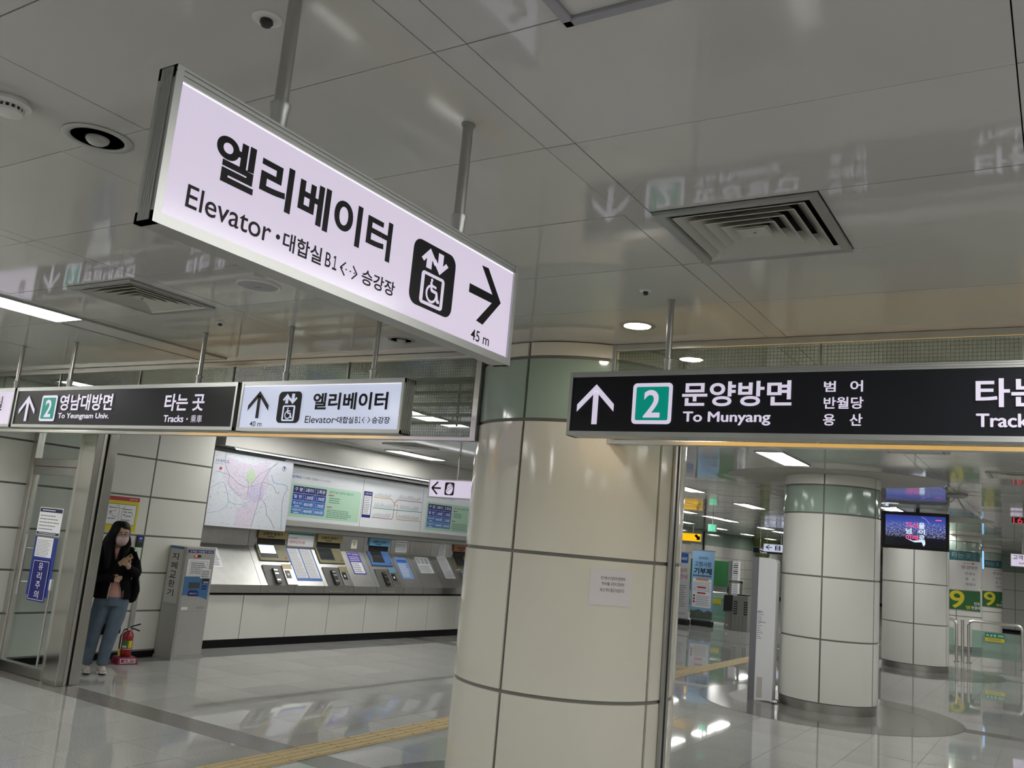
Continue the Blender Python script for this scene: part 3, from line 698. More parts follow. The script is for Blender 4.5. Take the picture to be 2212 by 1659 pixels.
# ================================================================== TICKET MACHINE WALL
ledges = thing('ticket_counter', 'long white panelled counter under the ticket machines', 'counter', FT.P(3, 0))
m = MB(); FT.box(m, -.35, 8.0, .0, .11, -.40, -.012); m.build('plinth', black, ledges)
m = MB(); FT.box(m, -.35, 8.0, .11, .705, -.40, -.012); m.build('carcass', joint_m, ledges)
pj = [-.24, .566, 1.388, 2.203, 3.02, 3.817, 4.605, 5.403, 6.2, 7.0, 7.8]
for a, b in zip(pj, pj[1:]):
    m = MB(); FT.box(m, a+.006, b-.006, .112, .700, -.012, .002); m.build('front_panel', enamel, ledges)
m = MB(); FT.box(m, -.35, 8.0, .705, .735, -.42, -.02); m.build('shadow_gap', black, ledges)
# steel console: sloped top divided in units
con = thing('ticket_console', 'sloping stainless steel console top along the ticket wall', 'console', FT.P(3, .74))
def slope_pt(s, t_, h=0):
    d0, z0, d1, z1 = .05, .845, -.35, 1.365; L = math.hypot(d1-d0, z1-z0); nd, nz = (z1-z0)/L, -(d1-d0)/L
    return FT.P(s, z0+(z1-z0)*t_+nz*h, d0+(d1-d0)*t_+nd*h)
FS = Face(slope_pt(0, 0), TU, slope_pt(0, 1)-slope_pt(0, 0)); SL = (slope_pt(0, 1)-slope_pt(0, 0)).length
if FS.n.dot(TN) < 0: FS.n = -FS.n
units = [-.35, .80, 1.43, 2.03, 2.66, 3.19, 3.86, 4.37, 4.95, 5.52, 6.2, 7.0, 8.0]
for i, (a, b) in enumerate(zip(units, units[1:])):
    g = .003
    m = MB(); m.hexa([FT.P(a+g,.737,-.44),FT.P(b-g,.737,-.44),FT.P(b-g,.737,.05),FT.P(a+g,.737,.05)], [FT.P(a+g,.845,-.44),FT.P(b-g,.845,-.44),FT.P(b-g,.845,.05),FT.P(a+g,.845,.05)])
    m.build('console_lip', steel_d, con)
    m = MB(); m.prism([FT.P(a+g,.846,.05),FT.P(a+g,1.365,-.35),FT.P(a+g,1.365,-.44),FT.P(a+g,.846,-.44)], TU*(b-a-2*g)); m.build('slope_panel', console_m, con)
    m = MB(); FT.box(m, a+g, b-g, 1.367, 1.615, -.46, -.352); m.build('upright_panel', steel_d, con)
m = MB(); FT.box(m, 1.25, 8.0, 1.70, 1.775, -.46, -.20); FT.box(m, -.2, 8.0, 1.62, 1.70, -.46, -.30); m.build('shelf_valance', galv, con, bevel=.004)

def machine(s0, s1, label, body, hdr, words, low=True, lit=False):
    t = thing('ticket_machine', label, 'ticket machine', FT.P((s0+s1)/2, .84, -.1), 'built-in ticket machines'); w_ = s1-s0
    m = MB(); FT.box(m, s0, s1, 1.488, 1.612, -.40, -.318); m.build('header_plate', hdr, t, bevel=.004)
    Fh = Face(FT.P(s0, 1.488, -.318), TU, Z, TN); text(Fh, words, w_*.14, w_*.80, .045, .095, black, t, .0015, .012); m = MB(); Fh.box(m, w_*.3, w_*.55, .022, .032, 0, .001); m.build('small_print', black, t)
    m = MB(); FT.box(m, s0+.02, s1-.02, 1.405, 1.487, -.40, -.345); m.build('recess', rubber, t)
    def pl(a0, a1, t0, t1, h, mat, name, par=t):
        m = MB(); FS.box(m, s0+a0*w_, s0+a1*w_, t0*SL, t1*SL, .0, h); return m.build(name, mat, par, bevel=.002)
    p = pl(-.03, .97, .62, 1.07, .022, body, 'operating_panel')
    pl(.03, .60, .70, 1.04, .026, blackp, 'screen_bezel', p)
    scr = M('lit_screen_white', (.6,.65,.7), .2, emit=(.80,.90,1.0), es=.95) if lit else M('dark_screen', (.035, .04, .04), .12)
    sc = pl(.045, .57, .725 if not lit else .80, 1.02, .028, scr, 'screen', p)
    m = MB(); FS.disc(m, s0+.86*w_, .70*SL, .014, 0, .028); m.build('cancel_button', redp, p)
    for k in range(3): m = MB(); FS.box(m, s0+.68*w_, s0+.80*w_, (.82+.06*k)*SL, (.825+.06*k)*SL, 0, .024); m.build('mark', tan, p)
    m = MB(); m.prism([FT.P(s0-.03*w_, .845, .055), FT.P(s0-.03*w_, .845, .0), slope_pt(s0-.03*w_, .5, .004), slope_pt(s0-.03*w_, .5, .02)], TU*(w_*.62)); m.build('coin_recess', M('coin_recess_grey', (.13, .13, .12), .45), t)
    q = MB(); FS.box(q, s0+.22*w_, s0+.38*w_, .02*SL, .40*SL, .02, .05); c = q.build('coin_unit', blackp, t, bevel=.004)
    for tt in (.08, .24, .33): m = MB(); FS.box(m, s0+.24*w_, s0+.36*w_, tt*SL, (tt+.035)*SL, .05, .054); m.build('coin_slot', steel_d, c)
    q = MB(); FS.box(q, s0+.60*w_, s0+.95*w_, -.0, .50*SL, .0, .03); c = q.build('bill_unit', steel, t, bevel=.003)
    q = MB(); FS.box(q, s0+.59*w_, s0+.92*w_, .395*SL, .52*SL, .03, .034); q.build('label_plate', hdr, c)
    q = MB(); FS.box(q, s0+.63*w_, s0+.80*w_, .16*SL, .36*SL, .03, .036); b2 = q.build('bill_slot', blackp, c); m = MB(); FS.disc(m, s0+.71*w_, .25*SL, .02, .036, .039); m.build('slot_mark', paper, b2)
    m = MB(); FT.box(m, s0-.03*w_, s0+.6*w_, .758, .772, .05, .075); m.build('tray_edge', steel, t)
machine(.945, 1.505, 'olive ticket machine with bright white screen, left of leaflet poster', olive, M('brass_plate', (.30, .245, .12), .4, metal=.3), '보통권 발매기', lit=True)
machine(2.12, 2.66, 'olive ticket machine with dark screen, middle of the row', olive, MATS['brass_plate'], '보통권 발매기')
machine(3.30, 3.815, 'blue card top-up machine on the steel console', M('machine_bright_blue', (.08, .20, .50), .4), M('header_sky', (.12, .33, .52), .4), '교통카드 보충기')
machine(5.60, 6.12, 'orange topped ticket machine half hidden behind the cream column', olive, M('header_orange', (.34, .13, .05), .45), '우대권 발매기')

def sheet(face, a0, a1, b0, b1, label, cat='notice', mat=paper, h=.0015, name='notice_sheet', th=.0025, group=None):
    m = MB(); face.box(m, a0, a1, b0, b1, h, h+th); o = m.build(name, mat, loc=face.P((a0+a1)/2, b0, h), label=label, cat=cat, group=group); return o, h+th
def art(face, o, fn, mat, name='print'):
    m = MB(); fn(m); return m.build(name, mat, o, kind='stuff' if name in ('small_print', 'place_names', 'station_names', 'band_print') else None)
# leaflet poster on the slope with its header on the upright
o, h = sheet(FS, 1.50, 2.02, .13*SL, 1.0*SL, 'long blue edged leaflet poster between the two olive machines', 'poster', blue, name='leaflet_poster')
for a in (1.53, 1.775): art(FS, o, lambda m: FS.box(m, a, a+.225, .20*SL, .985*SL, h, h+.001), paper, 'white_page')
art(FS, o, lambda m: (lines(FS, m, 1.545, 1.74, .22*SL, .96*SL, 26, h+.001, .2), lines(FS, m, 1.79, 1.985, .22*SL, .96*SL, 26, h+.001, .2)), tinyt, 'small_print')
FB = Face(FT.P(0, 0, -.352), TU, Z, TN)
o, h = sheet(FB, 1.535, 2.06, 1.40, 1.585, 'white leaflet header with teal scalloped top edge and red line', 'poster', name='leaflet_header', h=.004)
art(FB, o, lambda m: [FB.disc(m, 1.555+.0338*k, 1.585, .018, h, h+.001, 12) for k in range(16)] and FB.box(m, 1.535, 2.06, 1.585, 1.60, h, h+.001), M('teal_print', (.02,.28,.27), .5), 'scallop_band')
text(FB, '미래전략사업 주요 내용', 1.56, 1.88, 1.435, 1.485, redp, o, h-(0)+.001, .012); text(FB, '대구교통공사', 1.56, 1.73, 1.505, 1.535, tinyt, o, h+.001, .004)
# violet notice, pale blue notice, etc on the slope
o, h = sheet(FS, 2.785, 3.07, .35*SL, .98*SL, 'violet and white notice right of the dark olive machine', mat=purp)
art(FS, o, lambda m: FS.box(m, 2.805, 3.05, .38*SL, .69*SL, h, h+.001), paper, 'white_field')
text(FS, '안내전화', 2.90, 3.05, .89*SL, .95*SL, paper, o, h+.001, .012); text(FS, 'DTRO', 2.80, 2.875, .91*SL, .95*SL, paper, o, h+.001, .012)
art(FS, o, lambda m: lines(FS, m, 2.81, 3.05, .72*SL, .87*SL, 3, h, .35, .1), paper, 'small_print'); art(FS, o, lambda m: lines(FS, m, 2.82, 3.0, .40*SL, .67*SL, 5, h+.001, .4, .2), tinyt, 'small_print')
o, h = sheet(FS, 3.93, 4.23, .25*SL, .91*SL, 'pale blue notice right of the blue machine', mat=M('pale_blue_print', (.22, .36, .66), .5))
art(FS, o, lambda m: FS.box(m, 3.95, 4.21, .75*SL, .84*SL, h, h+.001), blue, 'title_band'); art(FS, o, lambda m: lines(FS, m, 3.96, 4.18, .30*SL, .72*SL, 12, h), paper, 'small_print')
o, h = sheet(FS, 4.48, 4.85, .45*SL, .95*SL, 'white photo notice on the bright steel panel', mat=paper)
art(FS, o, lambda m: lines(FS, m, 4.50, 4.83, .48*SL, .70*SL, 9, h), tinyt, 'small_print'); art(FS, o, lambda m: [FS.box(m, 4.50+.11*k, 4.59+.11*k, .74*SL, .92*SL, h, h+.001) for k in range(3)], M('photo_grey', (.40,.42,.46), .3), 'photo')
o, h = sheet(FS, 5.12, 5.41, .30*SL, 1.0*SL, 'long white price slip on the slope near the cream column', mat=paper)
art(FS, o, lambda m: lines(FS, m, 5.14, 5.39, .33*SL, .97*SL, 22, h, .25), tinyt, 'small_print')
o, h = sheet(FB, 5.18, 5.38, 1.37, 1.635, 'upright white slip above the long price slip', mat=paper)
art(FB, o, lambda m: lines(FB, m, 5.20, 5.36, 1.38, 1.62, 10, h, .3), tinyt, 'small_print')
o, h = sheet(FB, 2.895, 3.03, 1.42, 1.562, 'small square sticker with yellow figure above violet notice', mat=paper)
art(FB, o, lambda m: (FB.disc(m, 2.962, 1.49, .035, h, h+.001, 10, .02), FB.disc(m, 2.962, 1.53, .014, h, h+.001)), yel, 'figure')
o, h = sheet(FB, 3.985, 4.275, 1.407, 1.613, 'white printed table sheet above the pale blue notice', mat=paper)
art(FB, o, lambda m: (lines(FB, m, 4.0, 4.26, 1.42, 1.55, 8, h, .35, .1), FB.box(m, 4.0, 4.26, 1.575, 1.585, h, h+.001)), tinyt, 'small_print')
o, h = sheet(FS, .06, .24, .40*SL, .90*SL, 'white slip behind the grey kiosk on the steel slope', mat=paper)
art(FS, o, lambda m: lines(FS, m, .08, .22, .45*SL, .85*SL, 9, h), tinyt, 'small_print')

# map and fare boards
FM = Face(FT.P(0, 0, -.10), TU, Z, TN)
mb_ = thing('city_map_board', 'large pale city map board at the left end of ticket wall', 'map board', FT.P(.5, 1.60, -.2))
m = MB(); FT.box(m, -.185, 1.235, 1.608, 2.628, -.46, -.101); m.build('board_case', galv, mb_)
m = MB(); FM.box(m, -.18, 1.23, 1.612, 2.624, 0, .004); pane = m.build('map_face', M('map_face_lit', (.64,.67,.72), .35, emit=(.75,.80,.95), es=.06), mb_)
def smooth(pts, n=5):
    out = []
    for i in range(len(pts)-1):
        p0, p1, p2, p3 = pts[max(i-1,0)], pts[i], pts[i+1], pts[min(i+2, len(pts)-1)]
        for k in range(n):
            t_ = k/n; out.append(tuple(.5*((2*p1[j])+(-p0[j]+p2[j])*t_+(2*p0[j]-5*p1[j]+4*p2[j]-p3[j])*t_*t_+(-p0[j]+3*p1[j]-3*p2[j]+p3[j])*t_**3) for j in (0,1)))
    return out+[pts[-1]]
pinkf = M('map_pink', (.64,.595,.70), .5, emit=(.80,.70,.90), es=.05); violf = M('map_violet', (.57,.53,.70), .5, emit=(.70,.64,.9), es=.05)
art(FM, pane, lambda m: FM.poly(m, smooth([(.06,2.56),(.5,2.50),(.745,2.60),(.80,2.3),(.73,2.06),(.45,2.0),(.14,2.14),(.0,2.3),(.06,2.56)][:-1]), .004, .0046), pinkf, 'map_area')
art(FM, pane, lambda m: FM.poly(m, smooth([(.50,2.2),(.70,2.24),(.74,2.05),(.60,1.98),(.45,2.05)]), .004, .005), violf, 'map_area')
art(FM, pane, lambda m: FM.poly(m, smooth([(.31,1.88),(.50,1.98),(.67,2.0),(.62,1.8),(.575,1.635),(.30,1.635)]), .004, .0045), pinkf, 'map_area')
art(FM, pane, lambda m: FM.poly(m, smooth([(.47,2.46),(.545,2.38),(.53,2.28),(.47,2.235),(.41,2.28),(.405,2.39),(.47,2.46)]), .004, .0055), M('map_green', (.50,.64,.44), .5, emit=(.6,.8,.5), es=.05), 'map_area')
rv = M('map_river', (.34,.50,.68), .5); rdm = M('map_road', (.24,.25,.34), .5)
art(FM, pane, lambda m: (FM.stroke(m, smooth([(-.175,2.114),(.02,2.211),(.11,2.08),(.17,1.958),(.325,1.932),(.45,1.96),(.573,2.028),(.60,2.05)]), .008, .004, .006), FM.stroke(m, smooth([(.846,2.40),(.917,2.297),(1.162,2.267),(1.112,2.068),(1.131,1.821),(1.152,1.63)]), .012, .004, .006), FM.stroke(m, smooth([(.17,1.958),(.05,1.83),(-.17,1.78)]), .007, .004, .006)), rv, 'river')
art(FM, pane, lambda m: (FM.stroke(m, smooth([(-.12,2.351),(.107,2.316),(.274,2.221),(.456,2.186),(.689,2.273),(.877,2.256),(.99,2.148),(1.02,2.18)]), .005, .004, .0065), FM.stroke(m, smooth([(.598,1.631),(.645,1.874),(.681,2.056),(.69,2.264),(.804,2.477),(.925,2.592)]), .005, .004, .0065),
    FM.stroke(m, smooth([(.681,2.056),(.80,1.968),(.86,1.82),(.929,1.761),(1.02,1.64)]), .005, .004, .0065), FM.stroke(m, smooth([(0,2.62),(.02,2.45),(.107,2.316),(.12,2.2),(.3,2.06),(.38,2.08)]), .004, .004, .0065), FM.stroke(m, smooth([(.43,2.30),(.456,2.186),(.47,2.07)]), .004, .004, .0065), FM.stroke(m, smooth([(.48,2.2),(.62,2.38),(.74,2.45),(.92,2.57)]), .004, .004, .0065)), rdm, 'road')
rnd_ = random.Random(3)
art(FM, pane, lambda m: [FM.box(m, a, a+rnd_.uniform(.008,.022), b, b+.004, .004, .0062) for a, b in [(min(1.18,max(-.16,rnd_.gauss(.48,.33))), min(2.58,max(1.65,rnd_.gauss(2.12,.23)))) for _ in range(640)]], M('map_names', (.34,.35,.44), .6), 'place_names')
text(FM, '시내전도', -.158, .075, 2.475, 2.517, navy, pane, .006, .008); text(FM, 'City Map', -.158, -.02, 2.443, 2.465, M('map_blue', (.1,.15,.45), .5), pane, .006, 0)
art(FM, pane, lambda m: FM.disc(m, -.052, 2.394, .022, .004, .0068), M('map_red', (.55,.05,.10), .5), 'here_marker')
art(FM, pane, lambda m: (FM.stroke(m, [(1.064+.035*math.cos(R_(k)), 2.516+.035*math.sin(R_(k))) for k in range(0, 361, 30)], .004, .004, .0065), FM.poly(m, [(1.05,2.545),(1.078,2.545),(1.064,2.49)], .004, .0065)), navy, 'compass')

FR = Face(FT.P(0, 0, -.30), TU, Z, TN)
def board(s0, s1, label, name):
    t = thing(name, label, 'information board', FT.P((s0+s1)/2, 1.79, -.35))
    m = MB(); FT.box(m, s0, s1, 1.775, 2.60, -.46, -.301); m.build('board_case', galv, t)
    m = MB(); FR.box(m, s0+.004, s1-.004, 1.785, 2.575, 0, .003); return t, m.build('board_face', boardw, t)
def fare_board(s0, w_, label, words=True):
    t, p = board(s0, s0+w_, label, 'fare_board'); o = s0-1.30
    art(FR, p, lambda m: FR.rrect(m, 1.425+o, min(2.94+o, s0+w_-.02), 1.84, 2.345, .02, .003, .0036), boardg, 'green_field')
    cx = [1.467, 1.687, 1.921, 2.157]; cz = [2.312, 2.203, 2.095, 1.987, 1.886]
    rc = [navy, M('table_blue_1', (.012,.04,.34), .5), M('table_blue_2', (.03,.14,.52), .5), M('table_blue_3', (.07,.23,.58), .5)]
    W = [['구 분','교통카드','1회권'],['일 반','1,500원','1,700원'],['청소년','850원','1,700원'],['어린이','400원','500원']]
    for i in range(4):
        for j in range(3):
            c = art(FR, p, lambda m: FR.box(m, cx[j]+.003+o, cx[j+1]-.003+o, cz[i+1]+.003, cz[i]-.003, .0036, .0046), rc[i], 'table_cell')
            s = W[i][j]; mid = (cx[j]+cx[j+1])/2+o; wd = .075 if len(s) <= 4 and s[0] in '일850' else .09; wd = {3: .085, 4: .09, 5: .08, 6: .088}.get(len(s), .08)
            up = .018 if (i >= 2 and j == 0) else 0
            if s[0] == '1': k = .16 if ',' in s else .27; text(FR, '１', mid-wd, mid-wd+2*wd*(k-.06), cz[i+1]+.028+up, cz[i]-.024, paper, p, .005, .02); text(FR, s[1:], mid-wd+2*wd*k, mid+wd, cz[i+1]+(.018 if ',' in s else .028)+up, cz[i]-.024, paper, p, .005, .014)
            else: text(FR, s, mid-wd, mid+wd, cz[i+1]+.028+up, cz[i]-.024, paper, p, .005, .014)
            if up: m = MB(); lines(FR, m, mid-.05, mid+.05, cz[i+1]+.012, cz[i+1]+.028, 1, .0046, .8, 0); m.build('small_print', paper, p, kind='stuff')
    text(FR, '교통카드를 사용하면 편합니다.', 2.205+o, 2.77+o, 2.262, 2.300, M('green_ink', (.03,.20,.16), .5), p, .004, .006)
    art(FR, p, lambda m: (lines(FR, m, 2.23+o, 2.50+o, 2.10, 2.20, 3, .0036, .4, .2), lines(FR, m, 2.21+o, 2.78+o, 1.87, 2.01, 5, .0036, .4, .3)), M('green_small', (.12,.26,.20), .6), 'small_print')
    art(FR, p, lambda m: (lines(FR, m, 2.21+o, 2.33+o, 2.215, 2.24, 1, .0036, .6, .1), lines(FR, m, 2.20+o, 2.31+o, 2.03, 2.055, 1, .0036, .6, .1)), redp, 'small_print')
    text(FR, 'DTRO', 1.42+o, 1.605+o, 2.425, 2.462, M('logo_blue', (.03,.07,.36), .5), p, .004, .03); text(FR, '도시철도 운임표', 1.63+o, 1.95+o, 2.425, 2.46, tinyt, p, .004, .012); text(FR, '(전구간 균일운임)', 1.96+o, 2.21+o, 2.425, 2.452, tinyt, p, .004, 0)
fare_board(1.30, 1.672, 'fare table board beside the city map, prices in blue cells')
fare_board(4.52, 1.62, 'second fare table board partly behind the small hand sign')
t, p = board(2.975, 4.517, 'white subway route map board between the two fare tables', 'route_map_board')
m = MB(); FR.box(m, 3.0, 3.206, 1.94, 2.372, .003, .004); nv = m.build('legend_panel', navy, p)
art(FR, p, lambda m: FR.box(m, 3.015, 3.19, 1.99, 2.30, .004, .0048), paper, 'legend_field'); art(FR, p, lambda m: lines(FR, m, 3.025, 3.18, 2.0, 2.29, 10, .0048), tinyt, 'small_print'); text(FR, '노선도 안내', 3.03, 3.18, 2.32, 2.355, paper, p, .0052, .008)
for c_, pts in (((.52,.30,.05), [[(3.245,2.294),(3.678,2.296),(3.77,2.228),(3.77,2.205),(3.86,2.205),(3.86,2.0),(3.888,1.962),(4.503,1.972)]]), ((.36,.04,.10), [[(3.248,1.958),(3.743,1.957),(3.77,2.0),(3.772,2.23),(3.84,2.299),(4.50,2.308)]]), ((.02,.27,.20), [[(3.252,2.115),(3.772,2.12),(4.511,2.135)]])):
    art(FR, p, lambda m: [FR.stroke(m, q, .010, .003, .0045) for q in pts], M('route_%d' % int(c_[0]*100), c_, .5), 'route_line')
def names(m):
    for (a0, a1, b) in ((3.26,3.66,2.31),(3.86,4.46,2.325),(3.27,3.74,2.135),(3.92,4.44,2.15),(3.26,3.72,1.975),(3.90,4.46,1.985)):
        n = int((a1-a0)/.022)
        for k in range(n): L = rnd_.uniform(.03,.075); FR.stroke(m, [(a0+.022*k, b), (a0+.022*k+L*.5, b+L)], .004, .003, .0042)
art(FR, p, names, tinyt, 'station_names')
# tube lamp under the fascia
t = thing('counter_lamp', 'long glowing tube lamp under the fascia above the boards', 'tube lamp', FT.P(2.5, 2.69, .05))
m = MB(); FT.box(m, .0, 6.6, 2.682, 2.70, .0, .07); m.build('lamp_housing', alu, t)
m = MB(); FT.box(m, .06, 6.5, 2.672, 2.682, .022, .055); m.build('tube', strip_m, t)
m = MB(); FT.box(m, 1.24, 6.6, 2.635, 2.672, -.45, -.30); m.build('reflector_bar', whitep, t)

# ================================================================== LEFT SIDE THINGS
# bill-change kiosk
kx0, kx1, ky0, ky1, kz = -9.452, -9.13, 7.365, 7.808, 1.345
t = thing('change_kiosk', 'tall grey bill change kiosk beside the steel console', 'kiosk', (-9.3, 7.58, 0))
MB().box(kx0, kx1, ky0, ky1, .03, kz).build('cabinet', galv, t, bevel=.005)
MB().box(kx0, kx1+.012, ky0-.012, ky1+.012, 0, .032).build('base', greyp, t)
FKs = Face((0, ky0, 0), X, Z); FKf = Face((kx1, 0, 0), Y, Z)
m = MB(); FKs.box(m, kx0+.03, kx1-.055, .66, 1.308, 0, .003); p = m.build('name_strip', M('kiosk_strip', (.55,.55,.53), .45), t)
m = MB(); FKs.box(m, kx0+.03, kx1-.055, 1.312, 1.34, 0, .003); m.build('blue_cap', midb, t)
for i, ch in enumerate('지폐교환기'):
    b1 = 1.258-.109*i; text(FKs, ch, kx0+.075-.0*i, kx0+.195, b1-.083, b1, black, p, .004, .004)
m = MB(); FKs.box(m, kx0+.03, kx1-.055, .625, .65, 0, .002); m.build('small_plate', greyp, t)
o0 = .02
m = MB(); FKf.box(m, 7.385, 7.79, .57, 1.325, 0, .004); dp = m.build('upper_door', galv, t, bevel=.002)
m = MB(); FKf.box(m, 7.385, 7.79, .05, .555, 0, .004); dd = m.build('lower_door', galv, t, bevel=.002); MB().cyl((kx1, 7.44, .286), (kx1+.012, 7.44, .286), .009).build('door_lock', steel, dd)
m = MB(); FKf.box(m, 7.39, 7.775, 1.275, 1.313, .004, .005); b = m.build('top_strip', navy, dp); text(FKf, '고액권 사용불가 안내', 7.41, 7.755, 1.281, 1.305, paper, dp, .0056, .006)
m = MB(); FKf.rrect(m, 7.49, 7.59, 1.222, 1.252, .012, .004, .007); p = m.build('display', blackp, dp); m = MB(); FKf.box(m, 7.50, 7.53, 1.228, 1.247, .007, .008); m.build('red_digit', M('lit_red', (.5,.02,.02), .4, emit=(1,.12,.1), es=1.2), p)
m = MB(); FKf.poly(m, [(7.39,.987),(7.77,.987),(7.77,.71),(7.70,.735),(7.58,.757),(7.48,.765),(7.39,.763)], .004, .0055); m.build('blue_field', midb, dp)
m = MB(); FKf.box(m, 7.465, 7.63, .848, .919, .0055, .008); m.build('coin_window', M('smoked_window', (.07,.075,.08), .2), dp)
m = MB(); FKf.box(m, 7.665, 7.757, .908, .968, .0055, .012); s_ = m.build('bill_slot', blackp, dp); m = MB(); FKf.box(m, 7.675, 7.75, .912, .932, .012, .014); m.build('slot_lip', steel, s_)
m = MB(); FKf.poly(m, [(7.47,.755),(7.625,.75),(7.625,.81),(7.59,.825),(7.50,.827),(7.468,.812)], .0055, .0065); m.build('coin_tray_label', navy, dp); text(FKf, '지폐나오는 곳', 7.49, 7.605, .775, .795, paper, dp, .007, .006)
for b in (.845, .875): m = MB(); FKf.box(m, 7.665, 7.74, b-.012, b+.008, .0055, .0065); m.build('slot_label', navy, dp)
text(FKf, 'eKDA', 7.63, 7.75, .602, .626, tinyt, dp, .005, .01)
m = MB(); FKf.box(m, 7.405, 7.50, .59, .625, .004, .005); m.build('small_sticker', paper, dp)
o, h = sheet(FKf, 7.405, 7.73, .995, 1.20, 'white notice sheet taped on the kiosk front', h=.0045)
art(FKf, o, lambda m: (FKf.stroke(m, [(7.44,1.01),(7.44,1.178),(7.70,1.178),(7.70,1.01),(7.44,1.01)], .003, h, h+.0006), lines(FKf, m, 7.455, 7.69, 1.02, 1.165, 6, h, .5, .2)), tinyt, 'small_print')
o, h = sheet(FKf, 7.612, 7.768, .972, 1.082, 'smaller white notice overlapping the sheet on the kiosk', h=.0085)
art(FKf, o, lambda m: lines(FKf, m, 7.622, 7.758, .98, 1.07, 4, h, .5, .1), tinyt, 'small_print')

# evacuation map and access terminal on the wall
t = thing('evacuation_map', 'yellow framed evacuation floor plan on the wall above woman', 'wall map', (-9.45, 6.63, 1.47))
FE = Face((-9.458, 0, 0), Y, Z)
m = MB(); FE.box(m, 6.36, 6.833, 1.47, 1.872, 0, .008); p = m.build('yellow_board', yel, t)
m = MB(); FE.box(m, 6.36, 6.833, 1.825, 1.872, .008, .009); m.build('red_band', redp, t); text(FE, '성당역 안내도', 6.70, 6.81, 1.838, 1.856, paper, t, .0096, .006)
m = MB(); FE.box(m, 6.395, 6.806, 1.543, 1.784, .008, .0088); m.build('plan_border', black, t); m = MB(); FE.box(m, 6.40, 6.801, 1.547, 1.780, .008, .0094); m.build('plan_field', paper, t)
def plan(m):
    for q in ([(6.44,1.745),(6.60,1.735),(6.75,1.725),(6.75,1.735)], [(6.58,1.735),(6.58,1.60)], [(6.62,1.735),(6.62,1.60)], [(6.46,1.70),(6.53,1.70),(6.53,1.72)], [(6.46,1.70),(6.46,1.66),(6.50,1.66),(6.50,1.635),(6.56,1.635)], [(6.63,1.70),(6.74,1.695),(6.77,1.67),(6.74,1.645),(6.68,1.645),(6.67,1.63)], [(6.44,1.615),(6.54,1.61)], [(6.62,1.605),(6.74,1.60),(6.74,1.59)], [(6.54,1.765),(6.57,1.765),(6.57,1.74)], [(6.63,1.74),(6.65,1.765),(6.66,1.765)]): FE.stroke(m, q, .004, .0094, .010)
    for a, b, c, d in ((6.44,6.55,1.735,1.743),(6.63,6.74,1.722,1.731),(6.64,6.68,1.69,1.70),(6.70,6.75,1.69,1.70),(6.64,6.67,1.655,1.668),(6.68,6.74,1.648,1.655),(6.46,6.48,1.675,1.695),(6.44,6.54,1.607,1.616),(6.62,6.73,1.597,1.606)): FE.box(m, a, b, c, d, .0094, .0101)
art(FE, t, plan, tinyt, 'plan_drawing')
t = thing('access_terminal', 'small black wall terminal with blue screen right of woman', 'terminal', (-9.44, 6.915, 1.29))
m = MB(); FE.rrect(m, 6.875, 6.955, 1.293, 1.432, .012, 0, .03); m.build('case', blackp, t)
m = MB(); FE.box(m, 6.895, 6.938, 1.385, 1.415, .03, .031); m.build('screen', M('lit_blue_screen', (.02,.03,.2), .3, emit=(.08,.12,.75), es=.6), t)
for a in (6.90, 6.93): m = MB(); FE.disc(m, a, 1.365, .005, .03, .032); m.build('button', paper, t)
m = MB(); FE.box(m, 6.885, 6.945, 1.288, 1.293, .004, .02); m.build('status_glow', M('lit_green', (.1,.5,.2), .4, emit=(.15,.9,.3), es=.6), t)
t = MB().box(-9.458, -9.43, 6.955, 7.01, .09, .74).build('conduit_cover', galv, loc=(-9.45, 6.98, .09), label='narrow grey conduit cover on the wall behind extinguisher', cat='conduit')

# sheets on the glass door
o, h = sheet(FD, -9.148, -8.735, 1.394, 1.678, 'white notice with navy bands on the glass door', h=.001)
art(FD, o, lambda m: (FD.box(m, -9.14, -8.745, 1.63, 1.67, h, h+.001), FD.box(m, -9.14, -8.745, 1.40, 1.425, h, h+.001)), M('navy_band', (.012,.018,.07), .5), 'navy_band')
art(FD, o, lambda m: lines(FD, m, -9.12, -8.76, 1.44, 1.61, 5, h, .25, .35), tinyt, 'small_print'); art(FD, o, lambda m: (lines(FD, m, -9.1, -8.85, 1.64, 1.66, 1, h+.001, .5, .1), lines(FD, m, -9.1, -8.8, 1.406, 1.42, 1, h+.001, .5, .1)), paper, 'band_print')
o, h = sheet(FD, -9.14, -8.745, .781, 1.375, 'large blue backing sheet on the glass door', h=.0015, mat=M('backing_blue', (.02,.045,.26), .5))
o, h2 = sheet(FD, -9.105, -8.81, 1.172, 1.372, 'small white letter taped on the blue door sheet', h=.0045)
art(FD, o, lambda m: lines(FD, m, -9.09, -8.83, 1.18, 1.35, 12, h2, .3, .3), tinyt, 'small_print')
o, h2 = sheet(FD, -9.098, -8.796, .729, 1.148, 'dark blue glass caution sign with vertical white letters', 'sign', navy, h=.0075, name='caution_sign')
art(FD, o, lambda m: FD.stroke(m, [(-9.082,.745),(-9.082,1.132),(-8.812,1.132),(-8.812,.745),(-9.082,.745)], .005, h2, h2+.0006), paper, 'sign_border')
for i, ch in enumerate('유리주의'): text(FD, ch, -8.985, -8.905, 1.04-.093*i, 1.115-.093*i, paper, o, h2+.001, .006)

